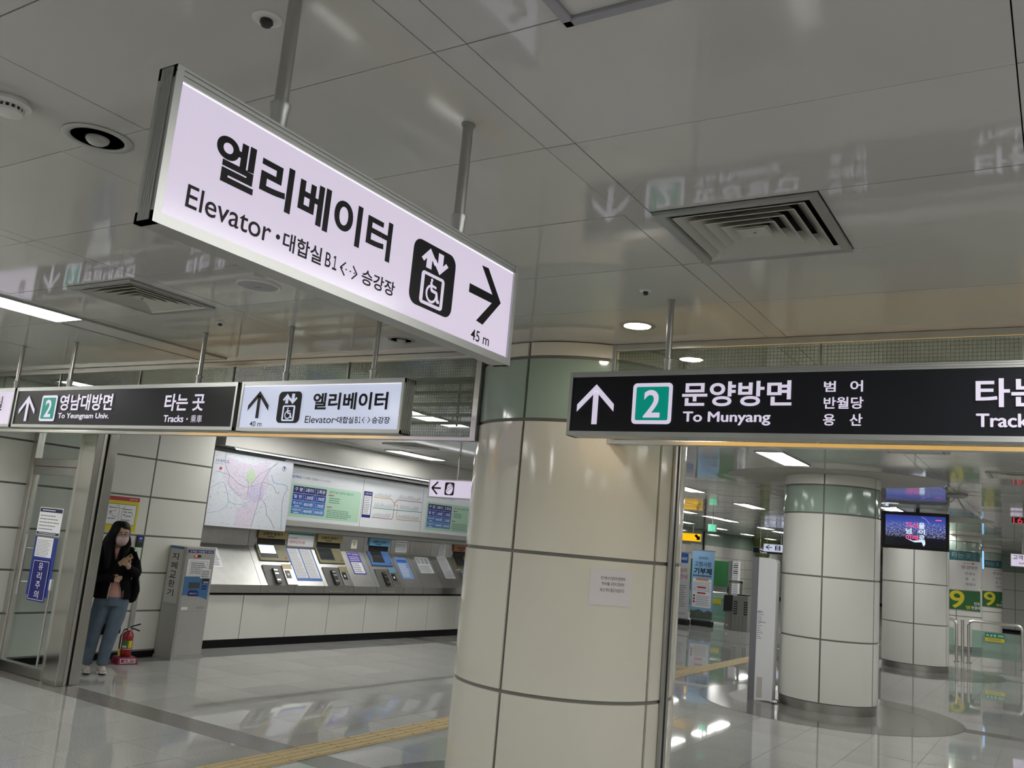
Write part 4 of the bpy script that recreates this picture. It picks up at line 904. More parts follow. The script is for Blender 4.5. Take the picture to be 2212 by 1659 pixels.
# fire extinguisher on its stand
ex, ey = -9.185, 6.775
t = thing('extinguisher_stand', 'red plastic extinguisher stand on the floor beside woman', 'stand', (ex, ey, 0))
ang = R_(-15); ca, sa = math.cos(ang), math.sin(ang)
def rx(dx, dy, z): return (ex+ca*dx-sa*dy, ey+sa*dx+ca*dy, z)
MB().hexa([rx(-.11,-.12,0),rx(.11,-.12,0),rx(.11,.12,0),rx(-.11,.12,0)], [rx(-.09,-.10,.075),rx(.09,-.10,.075),rx(.09,.10,.075),rx(-.09,.10,.075)]).build('stand_body', M('stand_red', (.24,.012,.05), .4), t, bevel=.006)
FX = Face(rx(.1105, 0, 0), (-sa, ca, 0), rx(.09,0,.075)-Vector(rx(.11,0,0)) if False else Vector(rx(.09,0,.075))-Vector(rx(.11,0,0)))
m = MB(); FX.box(m, -.085, .085, .014, .062, -.001, .0045); pp = m.build('name_plate', paper, t); m = MB(); FX.box(m, -.079, .079, .019, .057, .0, .0052); m.build('name_field', MATS['stand_red'], pp); text(FX, '소화기', -.05, .07, .023, .053, paper, pp, .006, .012)
t = thing('fire_extinguisher', 'red fire extinguisher with label and black handle', 'extinguisher', (ex, ey, .074))
MB().lathe([(.055,.075),(.060,.082),(.060,.30),(.055,.33),(.035,.352),(.018,.36),(.016,.375)], (ex, ey, 0), 28).build('cylinder', redm, t, smooth=True)
dr_ = Vector((.818, -.575, 0)); sd = Vector((.575, .818, 0)); ec = Vector((ex, ey, 0))
def arc_label(z0, z1, a0, a1, mat, name): arc_panel((ex, ey), .0608, a0, a1, z0, z1, .002, 10).build(name, mat, t, smooth=True)
arc_label(.175, .255, -95, -20, M('label_green', (.10,.20,.05), .5), 'label'); arc_label(.175, .255, -20, 25, yel, 'label'); arc_label(.178, .20, -90, -40, paper, 'label'); arc_label(.160, .165, -90, 25, paper, 'label')
MB().lathe([(.02,.365),(.02,.39),(.012,.40)], (ex, ey, 0), 16).build('valve', steel_d, t, smooth=True)
MB().tube([ec+Vector((0,0,.395)), ec+sd*.04+Vector((0,0,.415)), ec+sd*.115+Vector((0,0,.44))], .008, 8).build('lever', blackp, t, smooth=True)
MB().tube([ec+Vector((0,0,.385)), ec+sd*.05+Vector((0,0,.385)), ec+sd*.115+Vector((0,0,.362))], .008, 8).build('carry_handle', blackp, t, smooth=True)
MB().tube(smooth_pts if False else [ec+Vector((0,0,.38))-sd*.01, ec-sd*.05+Vector((0,0,.37)), ec-sd*.075+Vector((0,0,.30)), ec-sd*.078+Vector((0,0,.18)), ec-sd*.074+dr_*.02+Vector((0,0,.15))], .009, 10).build('hose', blackp, t, smooth=True)
MB().tube([ec-sd*.074+dr_*.02+Vector((0,0,.16)), ec-sd*.068+dr_*.025+Vector((0,0,.085))], [.011,.015], 10).build('nozzle', yel, t, smooth=True)
MB().cyl(ec+dr_*.018+Vector((0,0,.38)), ec+dr_*.03+Vector((0,0,.38)), .012).build('gauge', steel, t, smooth=True)

# notice on the nearest column (curved sheet)
m = arc_panel((COLS[0][0], COLS[0][1]), COLS[0][2]+.0025, -53.4, -32.0, 1.436, 1.645, .0015, 10)
nt_ = m.build('column_notice', M('notice_grey', (.74,.72,.76), .6), loc=(COLS[0][0]+.53, COLS[0][1]-.53, 1.436), label='pale paper notice taped on the nearest cream column', cat='notice', smooth=True)
def curve_text(body, a0, a1, b0, b1, parent):
    vv, ff = subdiv(*glyphs(body, .002), .08); r = COLS[0][2]+.0032; m = MB()
    m.add([(COLS[0][0]+r*math.cos(R_(a0+(a1-a0)*x)), COLS[0][1]+r*math.sin(R_(a0+(a1-a0)*x)), b0+(b1-b0)*y) for x, y in vv], ff); m.build('lettering', black, parent)
curve_text('전기에너지 절약과 관련하여', -48.2, -35.9, 1.583, 1.603, nt_); curve_text('역사셔틀 시간이 조정되어', -47.6, -36.2, 1.551, 1.571, nt_); curve_text('05:12 역사 출입가능합니다.', -48.2, -35.8, 1.515, 1.537, nt_)

# ================================================================== PEOPLE
def remeshed(mb, name, mat, parent, voxel, off, iters=3):
    me = mb.mesh('tmp'); o = bpy.data.objects.new('tmp', me); _ts.collection.objects.link(o)
    r = o.modifiers.new('r', 'REMESH'); r.mode = 'VOXEL'; r.voxel_size = voxel
    s = o.modifiers.new('s', 'SMOOTH'); s.factor = .5; s.iterations = iters
    vl = _ts.view_layers[0]; vl.update(); nm = bpy.data.meshes.new_from_object(o.evaluated_get(vl.depsgraph)); bpy.data.objects.remove(o)
    for v in nm.vertices: v.co -= off
    for p in nm.polygons: p.use_smooth = True
    nm.materials.clear(); nm.materials.append(mat); nm.name = name
    ob = bpy.data.objects.new(name, nm); col.objects.link(ob)
    if parent: ob.parent = parent; ROOT[ob.name] = base_of(parent)
    return ob
class Fig:
    def __init__(s, foot, d):
        s.f = Vector((foot[0], foot[1], 0)); s.d = Vector((d[0], d[1], 0)).normalized(); s.r = Vector((-s.d.y, s.d.x, 0))
        if s.r.dot(Vector((.575, .818, 0))) < 0: s.r = -s.r
    def P(s, a, t, z): return s.f+s.r*a-s.d*t+Vector((0, 0, z))
    def ring(s, c, ra, rt, n=18, tilt=0, a0=0, a1=360, full=True):
        k = n if full else n-1
        return [s.P(c[0]+ra*math.cos(R_(a0+(a1-a0)*i/k)), c[1]+rt*math.sin(R_(a0+(a1-a0)*i/k)), c[2]+tilt*math.sin(R_(a0+(a1-a0)*i/k))) for i in range(n)]
    def loft(s, mb, rows, n=18):  # rows (a,t,z,ra,rt)
        return mb.loft([s.ring(q[:3], q[3], q[4], n) for q in rows])
    def limb(s, mb, pts, rad, n=12): return mb.tube([s.P(*p) for p in pts], rad, n)
    def ball(s, mb, c, r): p = s.P(*c); return mb.ball(p, r)
    def shell(s, mb, rows, a0, a1, th, n=26):   # open sheet with thickness round the front gap
        rings = []
        for q in rows:
            o_ = s.ring(q[:3], q[3], q[4], n, 0, q[5] if len(q) > 5 else a0, q[6] if len(q) > 6 else a1, False); i_ = s.ring(q[:3], q[3]-th, q[4]-th, n, 0, q[5] if len(q) > 5 else a0, q[6] if len(q) > 6 else a1, False)
            rings.append(o_+i_[::-1])
        return mb.loft(rings)
def hand(g, mb, wrist, palm, dirf, side, up, curl=.5, L=.075):
    """palm block and five separate fingers; dirf = finger direction, side = towards the thumb, all in (a,t,z)"""
    W = Vector(wrist); Pm = Vector(palm); D = Vector(dirf).normalized(); S = Vector(side).normalized(); U = Vector(up).normalized()
    g.limb(mb, [W, (W+Pm)/2, Pm+D*.02], [.020, .026, .024])
    for k in range(4):
        b = Pm+D*.02+S*(.027-.0185*k); l = L*(.95, 1.05, 1.0, .8)[k]
        g.limb(mb, [b, b+D*l*.4+U*curl*.012, b+D*l*.7+U*curl*.032, b+D*l*.78+U*curl*.06], [.0074, .0072, .0068, .006], 8)
    b = Pm-D*.015+S*.026
    g.limb(mb, [b, b+S*.02+D*.02+U*.006, b+S*.022+D*.045+U*.018], [.0088, .0082, .0068], 8)

G = Fig((-8.78, 6.17), (-8.78, 6.17))
per = thing('person', 'woman in black jacket and jeans leaning, looking at her phone', 'person', (-8.78, 6.17, 0))
PO = Vector((-8.78, 6.17, 0))
b = MB()
# head turned to her left (viewer right), bowed
G.loft(b, [(.012,.03,1.345,.030,.03),(.018,.055,1.365,.052,.055),(.022,.045,1.40,.066,.078),(.024,.035,1.45,.073,.088),(.02,.022,1.50,.075,.092),(.012,.012,1.55,.068,.084),(.004,.008,1.585,.045,.055),(0,.005,1.597,.015,.02)])
G.limb(b, [(.034,.118,1.45),(.038,.135,1.425),(.040,.132,1.412)], [.008,.013,.010])          # nose
G.limb(b, [(0,-.01,1.27),(.006,.008,1.33),(.012,.02,1.38)], [.052,.046,.05])                     # neck
for s_ in (-1, 1): G.ball(b, (.022+s_*.074, .012, 1.45), (.012,.014,.024))                         # ears
G.loft(b, [(.02,0,.78,.145,.095),(.015,0,.95,.125,.085),(.005,0,1.10,.145,.095),(0,-.005,1.22,.165,.09),(0,-.01,1.285,.12,.07),(0,-.01,1.31,.06,.05)])
G.limb(b, [(.15,0,1.255),(.195,.01,1.15),(.215,.05,1.055)], [.048,.042,.036]); G.limb(b, [(.215,.05,1.055),(.165,.17,1.10),(.125,.235,1.135)], [.036,.028,.022])
G.limb(b, [(-.15,0,1.255),(-.19,.01,1.13),(-.195,.05,1.01)], [.048,.042,.036]); G.limb(b, [(-.195,.05,1.01),(-.09,.15,.99),(-.005,.175,.988)], [.036,.028,.022])
hand(G, b, (.142,.235,1.13), (.130,.268,1.158), (-.75,.02,.40), (.35,.0,.9), (-.1,-1,.1), .2)
hand(G, b, (-.005,.165,.988), (.02,.165,.988), (.8,-.35,.1), (0,.2,1), (0,-1,-.2), .5)
for hx, fx in ((-.055,-.115), (.10,.03)): G.limb(b, [(hx,0,.80),((hx+fx)/2,.03,.45),(fx,0,.09)], [.085,.056,.04]); G.limb(b, [(fx,-.03,.05),(fx+.01,.06,.045)], [.034,.03])
remeshed(b, 'body', skin, per, .0048, PO, 1)
# face: brows, eyes
for s_ in (-1, 1):
    e = MB(); G.limb(e, [(.032+s_*.014,.121,1.458),(.032+s_*.03,.119,1.461),(.032+s_*.046,.108,1.457)], [.0025,.0035,.002], 6); e.build('eyelid', hairm, per)
    e = MB(); G.limb(e, [(.032+s_*.012,.121,1.482),(.032+s_*.032,.117,1.487),(.032+s_*.05,.104,1.482)], [.0025,.003,.0015], 6); e.build('eyebrow', hairm, per)
# mask
m = MB(); rings = []
for z, ra, tt in ((1.442,.068,.112),(1.432,.071,.140),(1.415,.072,.150),(1.395,.071,.152),(1.37,.064,.142),(1.348,.052,.118),(1.334,.032,.085)):
    rings.append([G.P(.030+ra*math.cos(R_(a)), .03+(tt-.03)*math.sin(R_(a)), z) for a in range(8, 173, 11)])
m.loft(rings, caps=False, closed=False).build('face_mask', maskm, per, smooth=True)
# glasses
m = MB()
for s_ in (-1, 1): m.tube([G.P(.034+s_*.032+.024*math.cos(R_(k)), .128-abs(s_*.032+.024*math.cos(R_(k)))*.16, 1.458+.018*math.sin(R_(k))) for k in range(0, 361, 30)], .0018, 6)
m.tube([G.P(.024,.13,1.463), G.P(.044,.13,1.463)], .0018, 6); m.tube([G.P(.09,.118,1.462), G.P(.098,.03,1.46)], .0018, 6)
m.build('glasses', M('glasses_frame', (.05,.04,.05), .3), per)
# hair: cap and long locks, face left open
h_ = MB()
G.shell(h_, [(.0,-.005,1.606,.012,.012,91,449),(.0,-.004,1.598,.055,.062,91,449),(.0,-.004,1.575,.082,.094,91,449),(.0,0,1.545,.096,.110,91,449),(.0,0,1.527,.100,.114,92,440),(-.003,0,1.50,.104,.116,92,414),(-.010,0,1.455,.116,.116,99,406),(-.019,-.003,1.42,.126,.114,101,408),(-.026,-.01,1.37,.137,.110,95,414),(-.024,-.015,1.30,.140,.108,90,424),(-.022,-.02,1.21,.145,.112,92,414),(-.02,-.02,1.12,.148,.110,98,408),(-.018,-.02,1.04,.135,.098,112,400)], 130, 410, .02, 44)
G.limb(h_, [(-.088,.06,1.45),(-.105,.085,1.36),(-.085,.115,1.26),(-.075,.12,1.13),(-.08,.11,1.03)], [.022,.034,.042,.04,.018]); G.limb(h_, [(.098,.05,1.44),(.108,.065,1.36),(.088,.10,1.28),(.072,.118,1.20)], [.016,.026,.03,.012])
remeshed(h_, 'hair', hairm, per, .008, PO, 3)
# salmon top
m = MB(); G.loft(m, [(.03,.0,.795,.15,.112),(.03,0,.815,.156,.118),(.03,0,.84,.158,.120),(.02,0,.95,.142,.108),(.005,0,1.10,.158,.112),(0,-.005,1.22,.17,.10),(0,-.005,1.285,.10,.08),(.003,.0,1.315,.06,.06)]); m.build('top', pinkm, per, smooth=True)
# jacket: open front shell plus sleeves
j = MB()
G.shell(j, [(.02,0,.775,.195,.150,106,416),(.02,0,.85,.188,.145,105,420),(.015,0,.95,.178,.138,101,430),(.003,0,1.05,.182,.138,91,449),(0,-.003,1.15,.188,.134,91,449),(0,-.008,1.24,.187,.118,94,446),(0,-.012,1.295,.13,.098,101,440),(0,-.012,1.325,.085,.08,112,428)], 110, 430, .018, 40)
G.limb(j, [(.145,-.005,1.262),(.20,.005,1.16),(.228,.045,1.06),(.222,.07,1.045)], [.062,.060,.056,.052]); G.limb(j, [(.225,.055,1.05),(.185,.15,1.085),(.142,.215,1.118)], [.054,.046,.036])
G.limb(j, [(-.145,-.005,1.262),(-.195,.005,1.14),(-.205,.045,1.02)], [.062,.060,.055]); G.limb(j, [(-.205,.045,1.01),(-.10,.15,.995),(.02,.178,.99)], [.055,.048,.040])
for s_ in (-1, 1): G.limb(j, [(s_*.045,-.012,1.305),(s_*.10,-.01,1.288),(s_*.15,-.005,1.262)], [.05,.055,.062])
remeshed(j, 'jacket', jacketm, per, .009, PO, 3)
m = MB(); m.tube([G.P(.128,.118,.80), G.P(.122,.122,.87)], .003, 6); m.tube([G.P(-.02,.148,.78), G.P(-.012,.140,.93)], .003, 6); m.build('zipper', steel, per)
# jeans
q = MB()
G.loft(q, [(.03,0,.70,.165,.115),(.028,0,.76,.168,.118),(.028,0,.80,.163,.112),(.028,0,.82,.155,.105)])
G.limb(q, [(-.055,0,.76),(-.075,.01,.62),(-.095,.025,.45),(-.108,.01,.25),(-.116,0,.085)], [.098,.090,.072,.062,.050], 16); G.limb(q, [(.105,0,.76),(.10,.012,.60),(.075,.03,.44),(.045,.01,.25),(.030,0,.085)], [.098,.090,.074,.066,.058], 16)
remeshed(q, 'jeans', jeanm, per, .009, PO, 2)
shoe_m = M('pale_sneaker', (.50,.42,.40), .6)
for fx in (-.128, .028):
    s1 = MB(); G.loft(s1, [(fx,-.06,.018,.034,.05),(fx+.004,-.02,.02,.042,.10),(fx+.004,0,.05,.040,.11),(fx,-.035,.08,.036,.06),(fx,-.045,.105,.034,.045)]); G.limb(s1, [(fx+.004,.0,.045),(fx+.016,.10,.035),(fx+.022,.15,.028)], [.042,.040,.028])
    so = remeshed(s1, 'sneaker', shoe_m, per, .007, PO, 2)
    s2 = MB(); s2.prism([G.P(fx+a, tt, .0) for a, tt in ((-.04,-.09),(.04,-.09),(.048,.0),(.062,.12),(.04,.185),(.0,.18),(-.026,.10),(-.042,0))], (0,0,.022)); s2.build('sole', paper, so)
    s3 = MB(); s3.prism([G.P(fx+a, tt, .002) for a, tt in ((-.018,.13),(.056,.14),(.044,.19),(.0,.185))], (0,0,.018)); s3.build('toe_tread', blackp, so)
# phone in her hand
FPh = Face(G.P(.097, .258, 1.200), (G.P(.152,.25,1.252)-G.P(.036,.27,1.155)), (G.P(-.25,.10,.5)-G.P(.0,-.55,.0)))
FPh.u = (FPh.u-FPh.r*FPh.u.dot(FPh.r)).normalized(); FPh.n = FPh.r.cross(FPh.u)
if FPh.n.dot(G.d) < 0: FPh.n = -FPh.n
ph = thing('phone', 'gold smartphone held in the woman\'s hand', 'phone', tuple(FPh.O))
m = MB(); FPh.rrect(m, -.078, .078, -.037, .037, .009, -.004, .004); m.build('phone_case', M('gold_case', (.42,.30,.16), .3, metal=.5), ph)
m = MB(); FPh.box(m, -.073, .073, -.033, .033, .004, .0048); m.build('phone_screen', M('phone_glass', (.02,.02,.025), .1), ph)
m = MB(); FPh.rrect(m, .045, .070, .005, .032, .005, -.0062, -.004); m.build('camera_bump', blackp, ph)
# shoulder bag and a low bag on the wall
bg = thing('shoulder_bag', 'black shoulder bag hanging at the woman\'s side', 'bag', tuple(G.P(.235, -.08, .74)))
m = MB(); G.loft(m, [(.212,-.06,.735,.028,.05),(.225,-.06,.76,.045,.075),(.238,-.06,.86,.055,.09),(.236,-.06,.96,.046,.085),(.225,-.06,1.04,.03,.06)]); remeshed(m, 'bag_body', jacketm, bg, .009, Vector(bg.location), 2)
m = MB(); m.tube([G.P(.232,-.03,1.03), G.P(.238,.03,1.15), G.P(.205,.05,1.24), G.P(.155,.045,1.305), G.P(.145,-.03,1.325), G.P(.165,-.075,1.27), G.P(.225,-.10,1.04)], .009, 8); m.build('bag_strap', jacketm, bg)
m = MB(); m.tube([G.P(.262,.02,1.0), G.P(.285,.02,.92), G.P(.29,.01,.88)], .004, 6); m.build('bag_zipper', steel, bg)
bg = thing('wall_bag', 'small black bag hanging low on the wall behind her legs', 'bag', (-9.42, 6.62, .30))
MB().box(-9.457, -9.36, 6.50, 6.80, .30, .50).build('bag_body', jacketm, bg, bevel=.02)
MB().tube([(-9.42, 6.56, .49), (-9.44, 6.60, .60), (-9.455, 6.65, .66), (-9.44, 6.70, .60), (-9.42, 6.74, .49)], .008, 8).build('bag_handle', jacketm, bg, smooth=True)
MB().cyl((-9.46, 6.65, .655), (-9.44, 6.65, .655), .008).build('wall_hook', steel, bg)

# traveller at the last ticket machine, mostly behind the cream column
HP = FT.P(5.46, 0, .42); G2 = Fig((HP.x, HP.y), (-TN.x, -TN.y))
p2 = thing('person', 'person in grey jacket at the ticket machines, mostly behind column', 'person', tuple(HP))
PO2 = Vector(HP); b = MB(); G2.d = TN.copy(); G2.r = TU.copy()     # faces the machines (-t = towards hall)
G2.loft(b, [(0,.02,1.46,.035,.04),(0,.03,1.50,.065,.08),(0,.02,1.56,.075,.09),(0,.01,1.62,.074,.09),(0,0,1.67,.05,.06),(0,0,1.69,.015,.02)])
G2.limb(b, [(0,-.01,1.36),(0,0,1.44),(0,.01,1.50)], [.055,.05,.05]); G2.limb(b, [(0,.105,1.55),(0,.125,1.53),(0,.12,1.515)], [.008,.012,.01])
for s_ in (-1, 1):
    G2.ball(b, (s_*.075,.01,1.56), (.012,.014,.025)); G2.limb(b, [(s_*.09,0,.85),(s_*.10,.02,.48),(s_*.10,-.01,.09)], [.09,.06,.042]); G2.limb(b, [(s_*.10,-.03,.05),(s_*.10,.10,.035)], [.036,.03])
    G2.limb(b, [(s_*.18,0,1.38),(s_*.22,.03,1.22),(s_*.24,.10,1.12)], [.05,.044,.038]); G2.limb(b, [(s_*.24,.10,1.12),(s_*.25,.20,1.15),(s_*.23,.27,1.17)], [.038,.03,.024])
    hand(G2, b, (s_*.23,.27,1.17), (s_*.225,.30,1.175), (-.1*s_,1,.1), (-s_,0,.4), (0,0,-1), .5)
G2.loft(b, [(0,0,.85,.16,.11),(0,0,1.05,.15,.10),(0,0,1.25,.18,.11),(0,-.01,1.38,.19,.10),(0,-.01,1.43,.09,.07)])
remeshed(b, 'body', skin, p2, .008, PO2, 2)
j = MB(); G2.loft(j, [(0,0,.78,.19,.14),(0,0,1.0,.18,.135),(0,0,1.2,.20,.14),(0,-.01,1.36,.21,.125),(0,-.01,1.43,.11,.09)])
for s_ in (-1, 1): G2.limb(j, [(s_*.18,0,1.37),(s_*.225,.03,1.22),(s_*.245,.10,1.11)], [.07,.066,.06]); G2.limb(j, [(s_*.245,.10,1.11),(s_*.255,.19,1.15),(s_*.235,.25,1.165)], [.058,.05,.042])
remeshed(j, 'jacket', M('grey_jacket_cloth', (.20,.21,.25), .8, bump=.2, bscale=60), p2, .012, PO2, 2)
q = MB(); G2.loft(q, [(0,0,.78,.17,.12),(0,0,.9,.17,.12)])
for s_ in (-1, 1): G2.limb(q, [(s_*.09,0,.86),(s_*.10,.015,.48),(s_*.10,-.01,.08)], [.10,.078,.062], 14)
remeshed(q, 'trousers', M('dark_trousers', (.03,.032,.04), .8), p2, .012, PO2, 2)
h_ = MB(); G2.shell(h_, [(0,-.005,1.70,.012,.012),(0,-.005,1.69,.05,.06),(0,-.005,1.64,.085,.098),(0,-.005,1.57,.088,.10),(0,-.01,1.50,.075,.085)], 125, 415, .015, 26); remeshed(h_, 'hair', hairm, p2, .009, PO2, 2)
for s_ in (-1, 1):
    s1 = MB(); G2.limb(s1, [(s_*.10,-.06,.045),(s_*.10,.03,.045),(s_*.105,.15,.035)], [.042,.046,.034]); remeshed(s1, 'shoe', blackp, p2, .009, PO2, 2)

# ================================================================== FAR HALL
# television hung from the ceiling
F = Face((0, 17.46, 0), X, Z)
t = thing('television', 'black framed television showing a night city, hung from ceiling', 'television', (-2.28, 17.5, 2.26))
m = MB(); F.box(m, -2.83, -1.722, 2.265, 2.924, -.08, 0); m.build('tv_case', blackp, t, bevel=.006)
MB().box(-2.265, -2.205, 17.49, 17.55, 2.92, CEIL).build('mount_pole', blackp, t); MB().box(-2.60, -1.95, 17.545, 17.57, 2.55, 2.93).build('mount_plate', blackp, t)
def city_mat():
    m = bpy.data.materials.new('tv_city_picture'); m.use_nodes = True; nt = m.node_tree; b = nt.nodes['Principled BSDF']; b.inputs['Base Color'].default_value = (.01,.01,.01,1); b.inputs['Roughness'].default_value = .15
    tc = nt.nodes.new('ShaderNodeTexCoord'); sp = nt.nodes.new('ShaderNodeSeparateXYZ'); nt.links.new(tc.outputs['Generated'], sp.inputs[0])
    rp = nt.nodes.new('ShaderNodeValToRGB'); nt.links.new(sp.outputs['Z'], rp.inputs[0]); e = rp.color_ramp.elements
    e[0].position = 0; e[0].color = (.006,.006,.012,1); e[1].position = 1; e[1].color = (.035,.05,.28,1)
    for p, c in ((.28,(.008,.008,.016,1)),(.34,(.02,.02,.05,1)),(.70,(.06,.08,.32,1)),(.78,(.05,.09,.42,1))): q = e.new(p); q.color = c
    n = nt.nodes.new('ShaderNodeTexNoise'); n.inputs['Scale'].default_value = 30; n.inputs['Detail'].default_value = 4; mp = nt.nodes.new('ShaderNodeMapping'); mp.inputs['Scale'].default_value = (1.0, 1, 1.7); nt.links.new(tc.outputs['Generated'], mp.inputs[0]); nt.links.new(mp.outputs[0], n.inputs[0])
    r2 = nt.nodes.new('ShaderNodeValToRGB'); nt.links.new(n.outputs[0], r2.inputs[0]); r2.color_ramp.elements[0].position = .51; r2.color_ramp.elements[0].color = (0,0,0,1); r2.color_ramp.elements[1].position = .64; r2.color_ramp.elements[1].color = (.55,.6,1.0,1)
    r3 = nt.nodes.new('ShaderNodeValToRGB'); nt.links.new(sp.outputs['Z'], r3.inputs[0]); e = r3.color_ramp.elements; e[0].position = .27; e[0].color = (0,0,0,1); e[1].position = .80; e[1].color = (0,0,0,1)
    for p, c in ((.33,1),(.55,.9),(.72,.6)): q = e.new(p); q.color = (c,c,c,1)
    mu = nt.nodes.new('ShaderNodeMix'); mu.data_type = 'RGBA'; mu.blend_type = 'MULTIPLY'; mu.inputs[0].default_value = 1; nt.links.new(r2.outputs[0], mu.inputs[6]); nt.links.new(r3.outputs[0], mu.inputs[7])
    ad = nt.nodes.new('ShaderNodeMix'); ad.data_type = 'RGBA'; ad.blend_type = 'ADD'; ad.inputs[0].default_value = 1; nt.links.new(rp.outputs[0], ad.inputs[6]); nt.links.new(mu.outputs[2], ad.inputs[7])
    nt.links.new(ad.outputs[2], b.inputs['Emission Color']); b.inputs['Emission Strength'].default_value = .9; m.cycles.emission_sampling = 'NONE'; return m
m = MB(); F.box(m, -2.765, -1.778, 2.322, 2.864, 0, .004); sc_ = m.build('tv_screen', city_mat(), t)
tpink = M('lit_pink_text', (.2,.02,.1), .4, emit=(1.0,.12,.36), es=.85, samp=False); twht = M('lit_pale_text', (.4,.45,.5), .4, emit=(.70,.84,1.0), es=.9, samp=False)
text(F, '혁신', -2.428, -2.222, 2.645, 2.743, tpink, sc_, .006, .03); text(F, '을', -2.214, -2.112, 2.635, 2.745, twht, sc_, .006, .03); text(F, '넘', -2.426, -2.326, 2.535, 2.635, twht, sc_, .006, .03); text(F, '어', -2.208, -2.109, 2.535, 2.626, twht, sc_, .006, .03); text(F, '미래', -2.425, -2.217, 2.430, 2.516, tpink, sc_, .006, .03); text(F, '로', -2.21, -2.111, 2.43, 2.52, twht, sc_, .006, .03)
m = MB(); F.poly(m, [(-2.42,2.45),(-2.30,2.42),(-2.11,2.44),(-2.10,2.37),(-2.125,2.33),(-2.14,2.345),(-2.16,2.40),(-2.28,2.39)], .004, .0052); m.build('picture_glow', twht, sc_)
m = MB(); F.rrect(m, -1.94, -1.84, 2.79, 2.81, .008, .004, .006); m.build('corner_logo', tpink, sc_)
m = MB(); F.stroke(m, smooth([(-2.17,2.845),(-2.10,2.81),(-2.04,2.74)]), .008, .004, .006); m.build('light_arc', M('lit_arc', (.1,.1,.3), .4, emit=(.35,.35,.9), es=.9, samp=False), sc_)
t2 = thing('television', 'second screen seen edge-on behind the television', 'television', (-2.86, 17.75, 2.26))
MB().box(-2.90, -2.845, 17.62, 18.3, 2.28, 2.92).build('tv_case', blackp, t2); MB().box(-2.845, -2.842, 17.64, 18.28, 2.30, 2.90).build('tv_screen', M('lit_blue_panel', (.05,.1,.3), .3, emit=(.15,.35,.95), es=.8), t2); MB().box(-2.89, -2.85, 17.9, 17.95, 2.92, CEIL).build('mount_pole', blackp, t2)

# help pylon
t = thing('help_pylon', 'tall pale grey help pylon in front of the white column', 'pylon', (-3.44, 12.25, 0))
F = Face((0, 12.2, 0), X, Z)
pal = M('pylon_pale', (.74,.75,.78), .4); dks = M('pylon_slate', (.17,.175,.20), .4)
m = MB(); F.poly(m, [(-3.52,.0),(-3.285,.02),(-3.275,1.80),(-3.30,1.835),(-3.40,1.852),(-3.52,1.852)], -.16, 0); m.build('pylon_body', pal, t)
m = MB(); F.poly(m, [(-3.606,0),(-3.52,0),(-3.52,1.852),(-3.606,1.852)], -.16, .002); m.build('side_panel', dks, t)
m = MB(); F.rrect(m, -3.49, -3.42, .04, .30, .008, 0, .004); hh = m.build('service_hatch', M('hatch_beige', (.50,.48,.45), .5), t)
m = MB(); lines(F, m, -3.515, -3.43, .78, 1.16, 16, 0, .3, .6); m.build('sticker_print', tinyt, t); m = MB(); F.box(m, -3.50, -3.40, 1.0, 1.006, 0, .001); F.box(m, -3.52, -3.44, 1.13, 1.136, 0, .001); m.build('sticker_rule', navy, t)
MB().tube([(-3.30, 12.38, .02), (-3.24, 12.3, .03), (-3.2, 12.2, .012), (-3.26, 12.12, .006)], .006, 6).build('cable', blackp, loc=(-3.26, 12.2, 0), label='short black cable at the foot of the pale pylon', cat='cable')

# banner stands
def banner(F, a0, a1, z0, z1, label, mat, y):
    t = thing('banner_stand', label, 'banner', ((a0+a1)/2, y, 0))
    m = MB(); F.box(m, a0, a1, z0, z1, 0, .004); p = m.build('banner_sheet', mat, t)
    m = MB(); F.box(m, a0-.01, a1+.01, z1-.01, z1+.01, -.012, .008); m.build('top_bar', alu_d, t)
    c = (a0+a1)/2; MB().tube([F.P(c, .08, -.03), F.P(c, z1, -.012)], .008, 8).build('mast', alu_d, t)
    m = MB(); F.box(m, a0+.05, a1-.0, .0, .14, -.18, .08); m.build('base_weight', blackp, t, bevel=.02)
    m = MB(); F.box(m, a0+.02, a1-.02, .13, z0+.01, -.012, .0); m.build('support_bar', alu_d, t)
    return t, p
F = Face((0, 23.8, 0), X, Z)
t, p = banner(F, -8.695, -8.075, .17, 2.0, 'sky blue banner stand with bold hometown giving title', M('banner_sky', (.25,.44,.66), .5), 23.8)
text(F, '고향사랑', -8.63, -8.15, 1.56, 1.70, M('banner_navy', (.03,.07,.20), .5), p, .005, .018); text(F, '기부제', -8.64, -8.14, 1.36, 1.53, black, p, .005, .03)
m = MB(); lines(F, m, -8.52, -8.24, 1.76, 1.83, 2, .004, .5, .1); lines(F, m, -8.66, -8.14, 1.29, 1.345, 1, .004, .7, 0); m.build('small_print', MATS['banner_navy'], p, kind='stuff')
m = MB(); F.rrect(m, -8.655, -8.125, .48, 1.24, .02, .004, .005); m.build('white_field', paper, p); m = MB(); F.box(m, -8.57, -8.22, 1.19, 1.26, .005, .006); m.build('orange_tab', M('tab_orange', (.55,.30,.18), .5), p)
m = MB(); lines(F, m, -8.63, -8.15, .90, 1.16, 7, .005, .3, .1); lines(F, m, -8.54, -8.16, .52, .80, 6, .005, .3, .2); m.build('small_print', tinyt, p, kind='stuff')
m = MB(); 
for z in (.62, .70, .78): F.disc(m, -8.60, z, .03, .005, .006)
F.rrect(m, -8.52, -8.28, .99, 1.03, .015, .005, .0062); F.rrect(m, -8.52, -8.28, .84, .88, .015, .005, .0062); m.build('red_marks', redp, p)
m = MB(); F.poly(m, [(-8.695,.18),(-8.075,.18),(-8.075,.38),(-8.2,.42),(-8.3,.36),(-8.45,.43),(-8.6,.38),(-8.695,.40)], .004, .005); m.build('picture_strip', M('picture_greens', (.10,.13,.10), .6, var=.5, vscale=14), p)
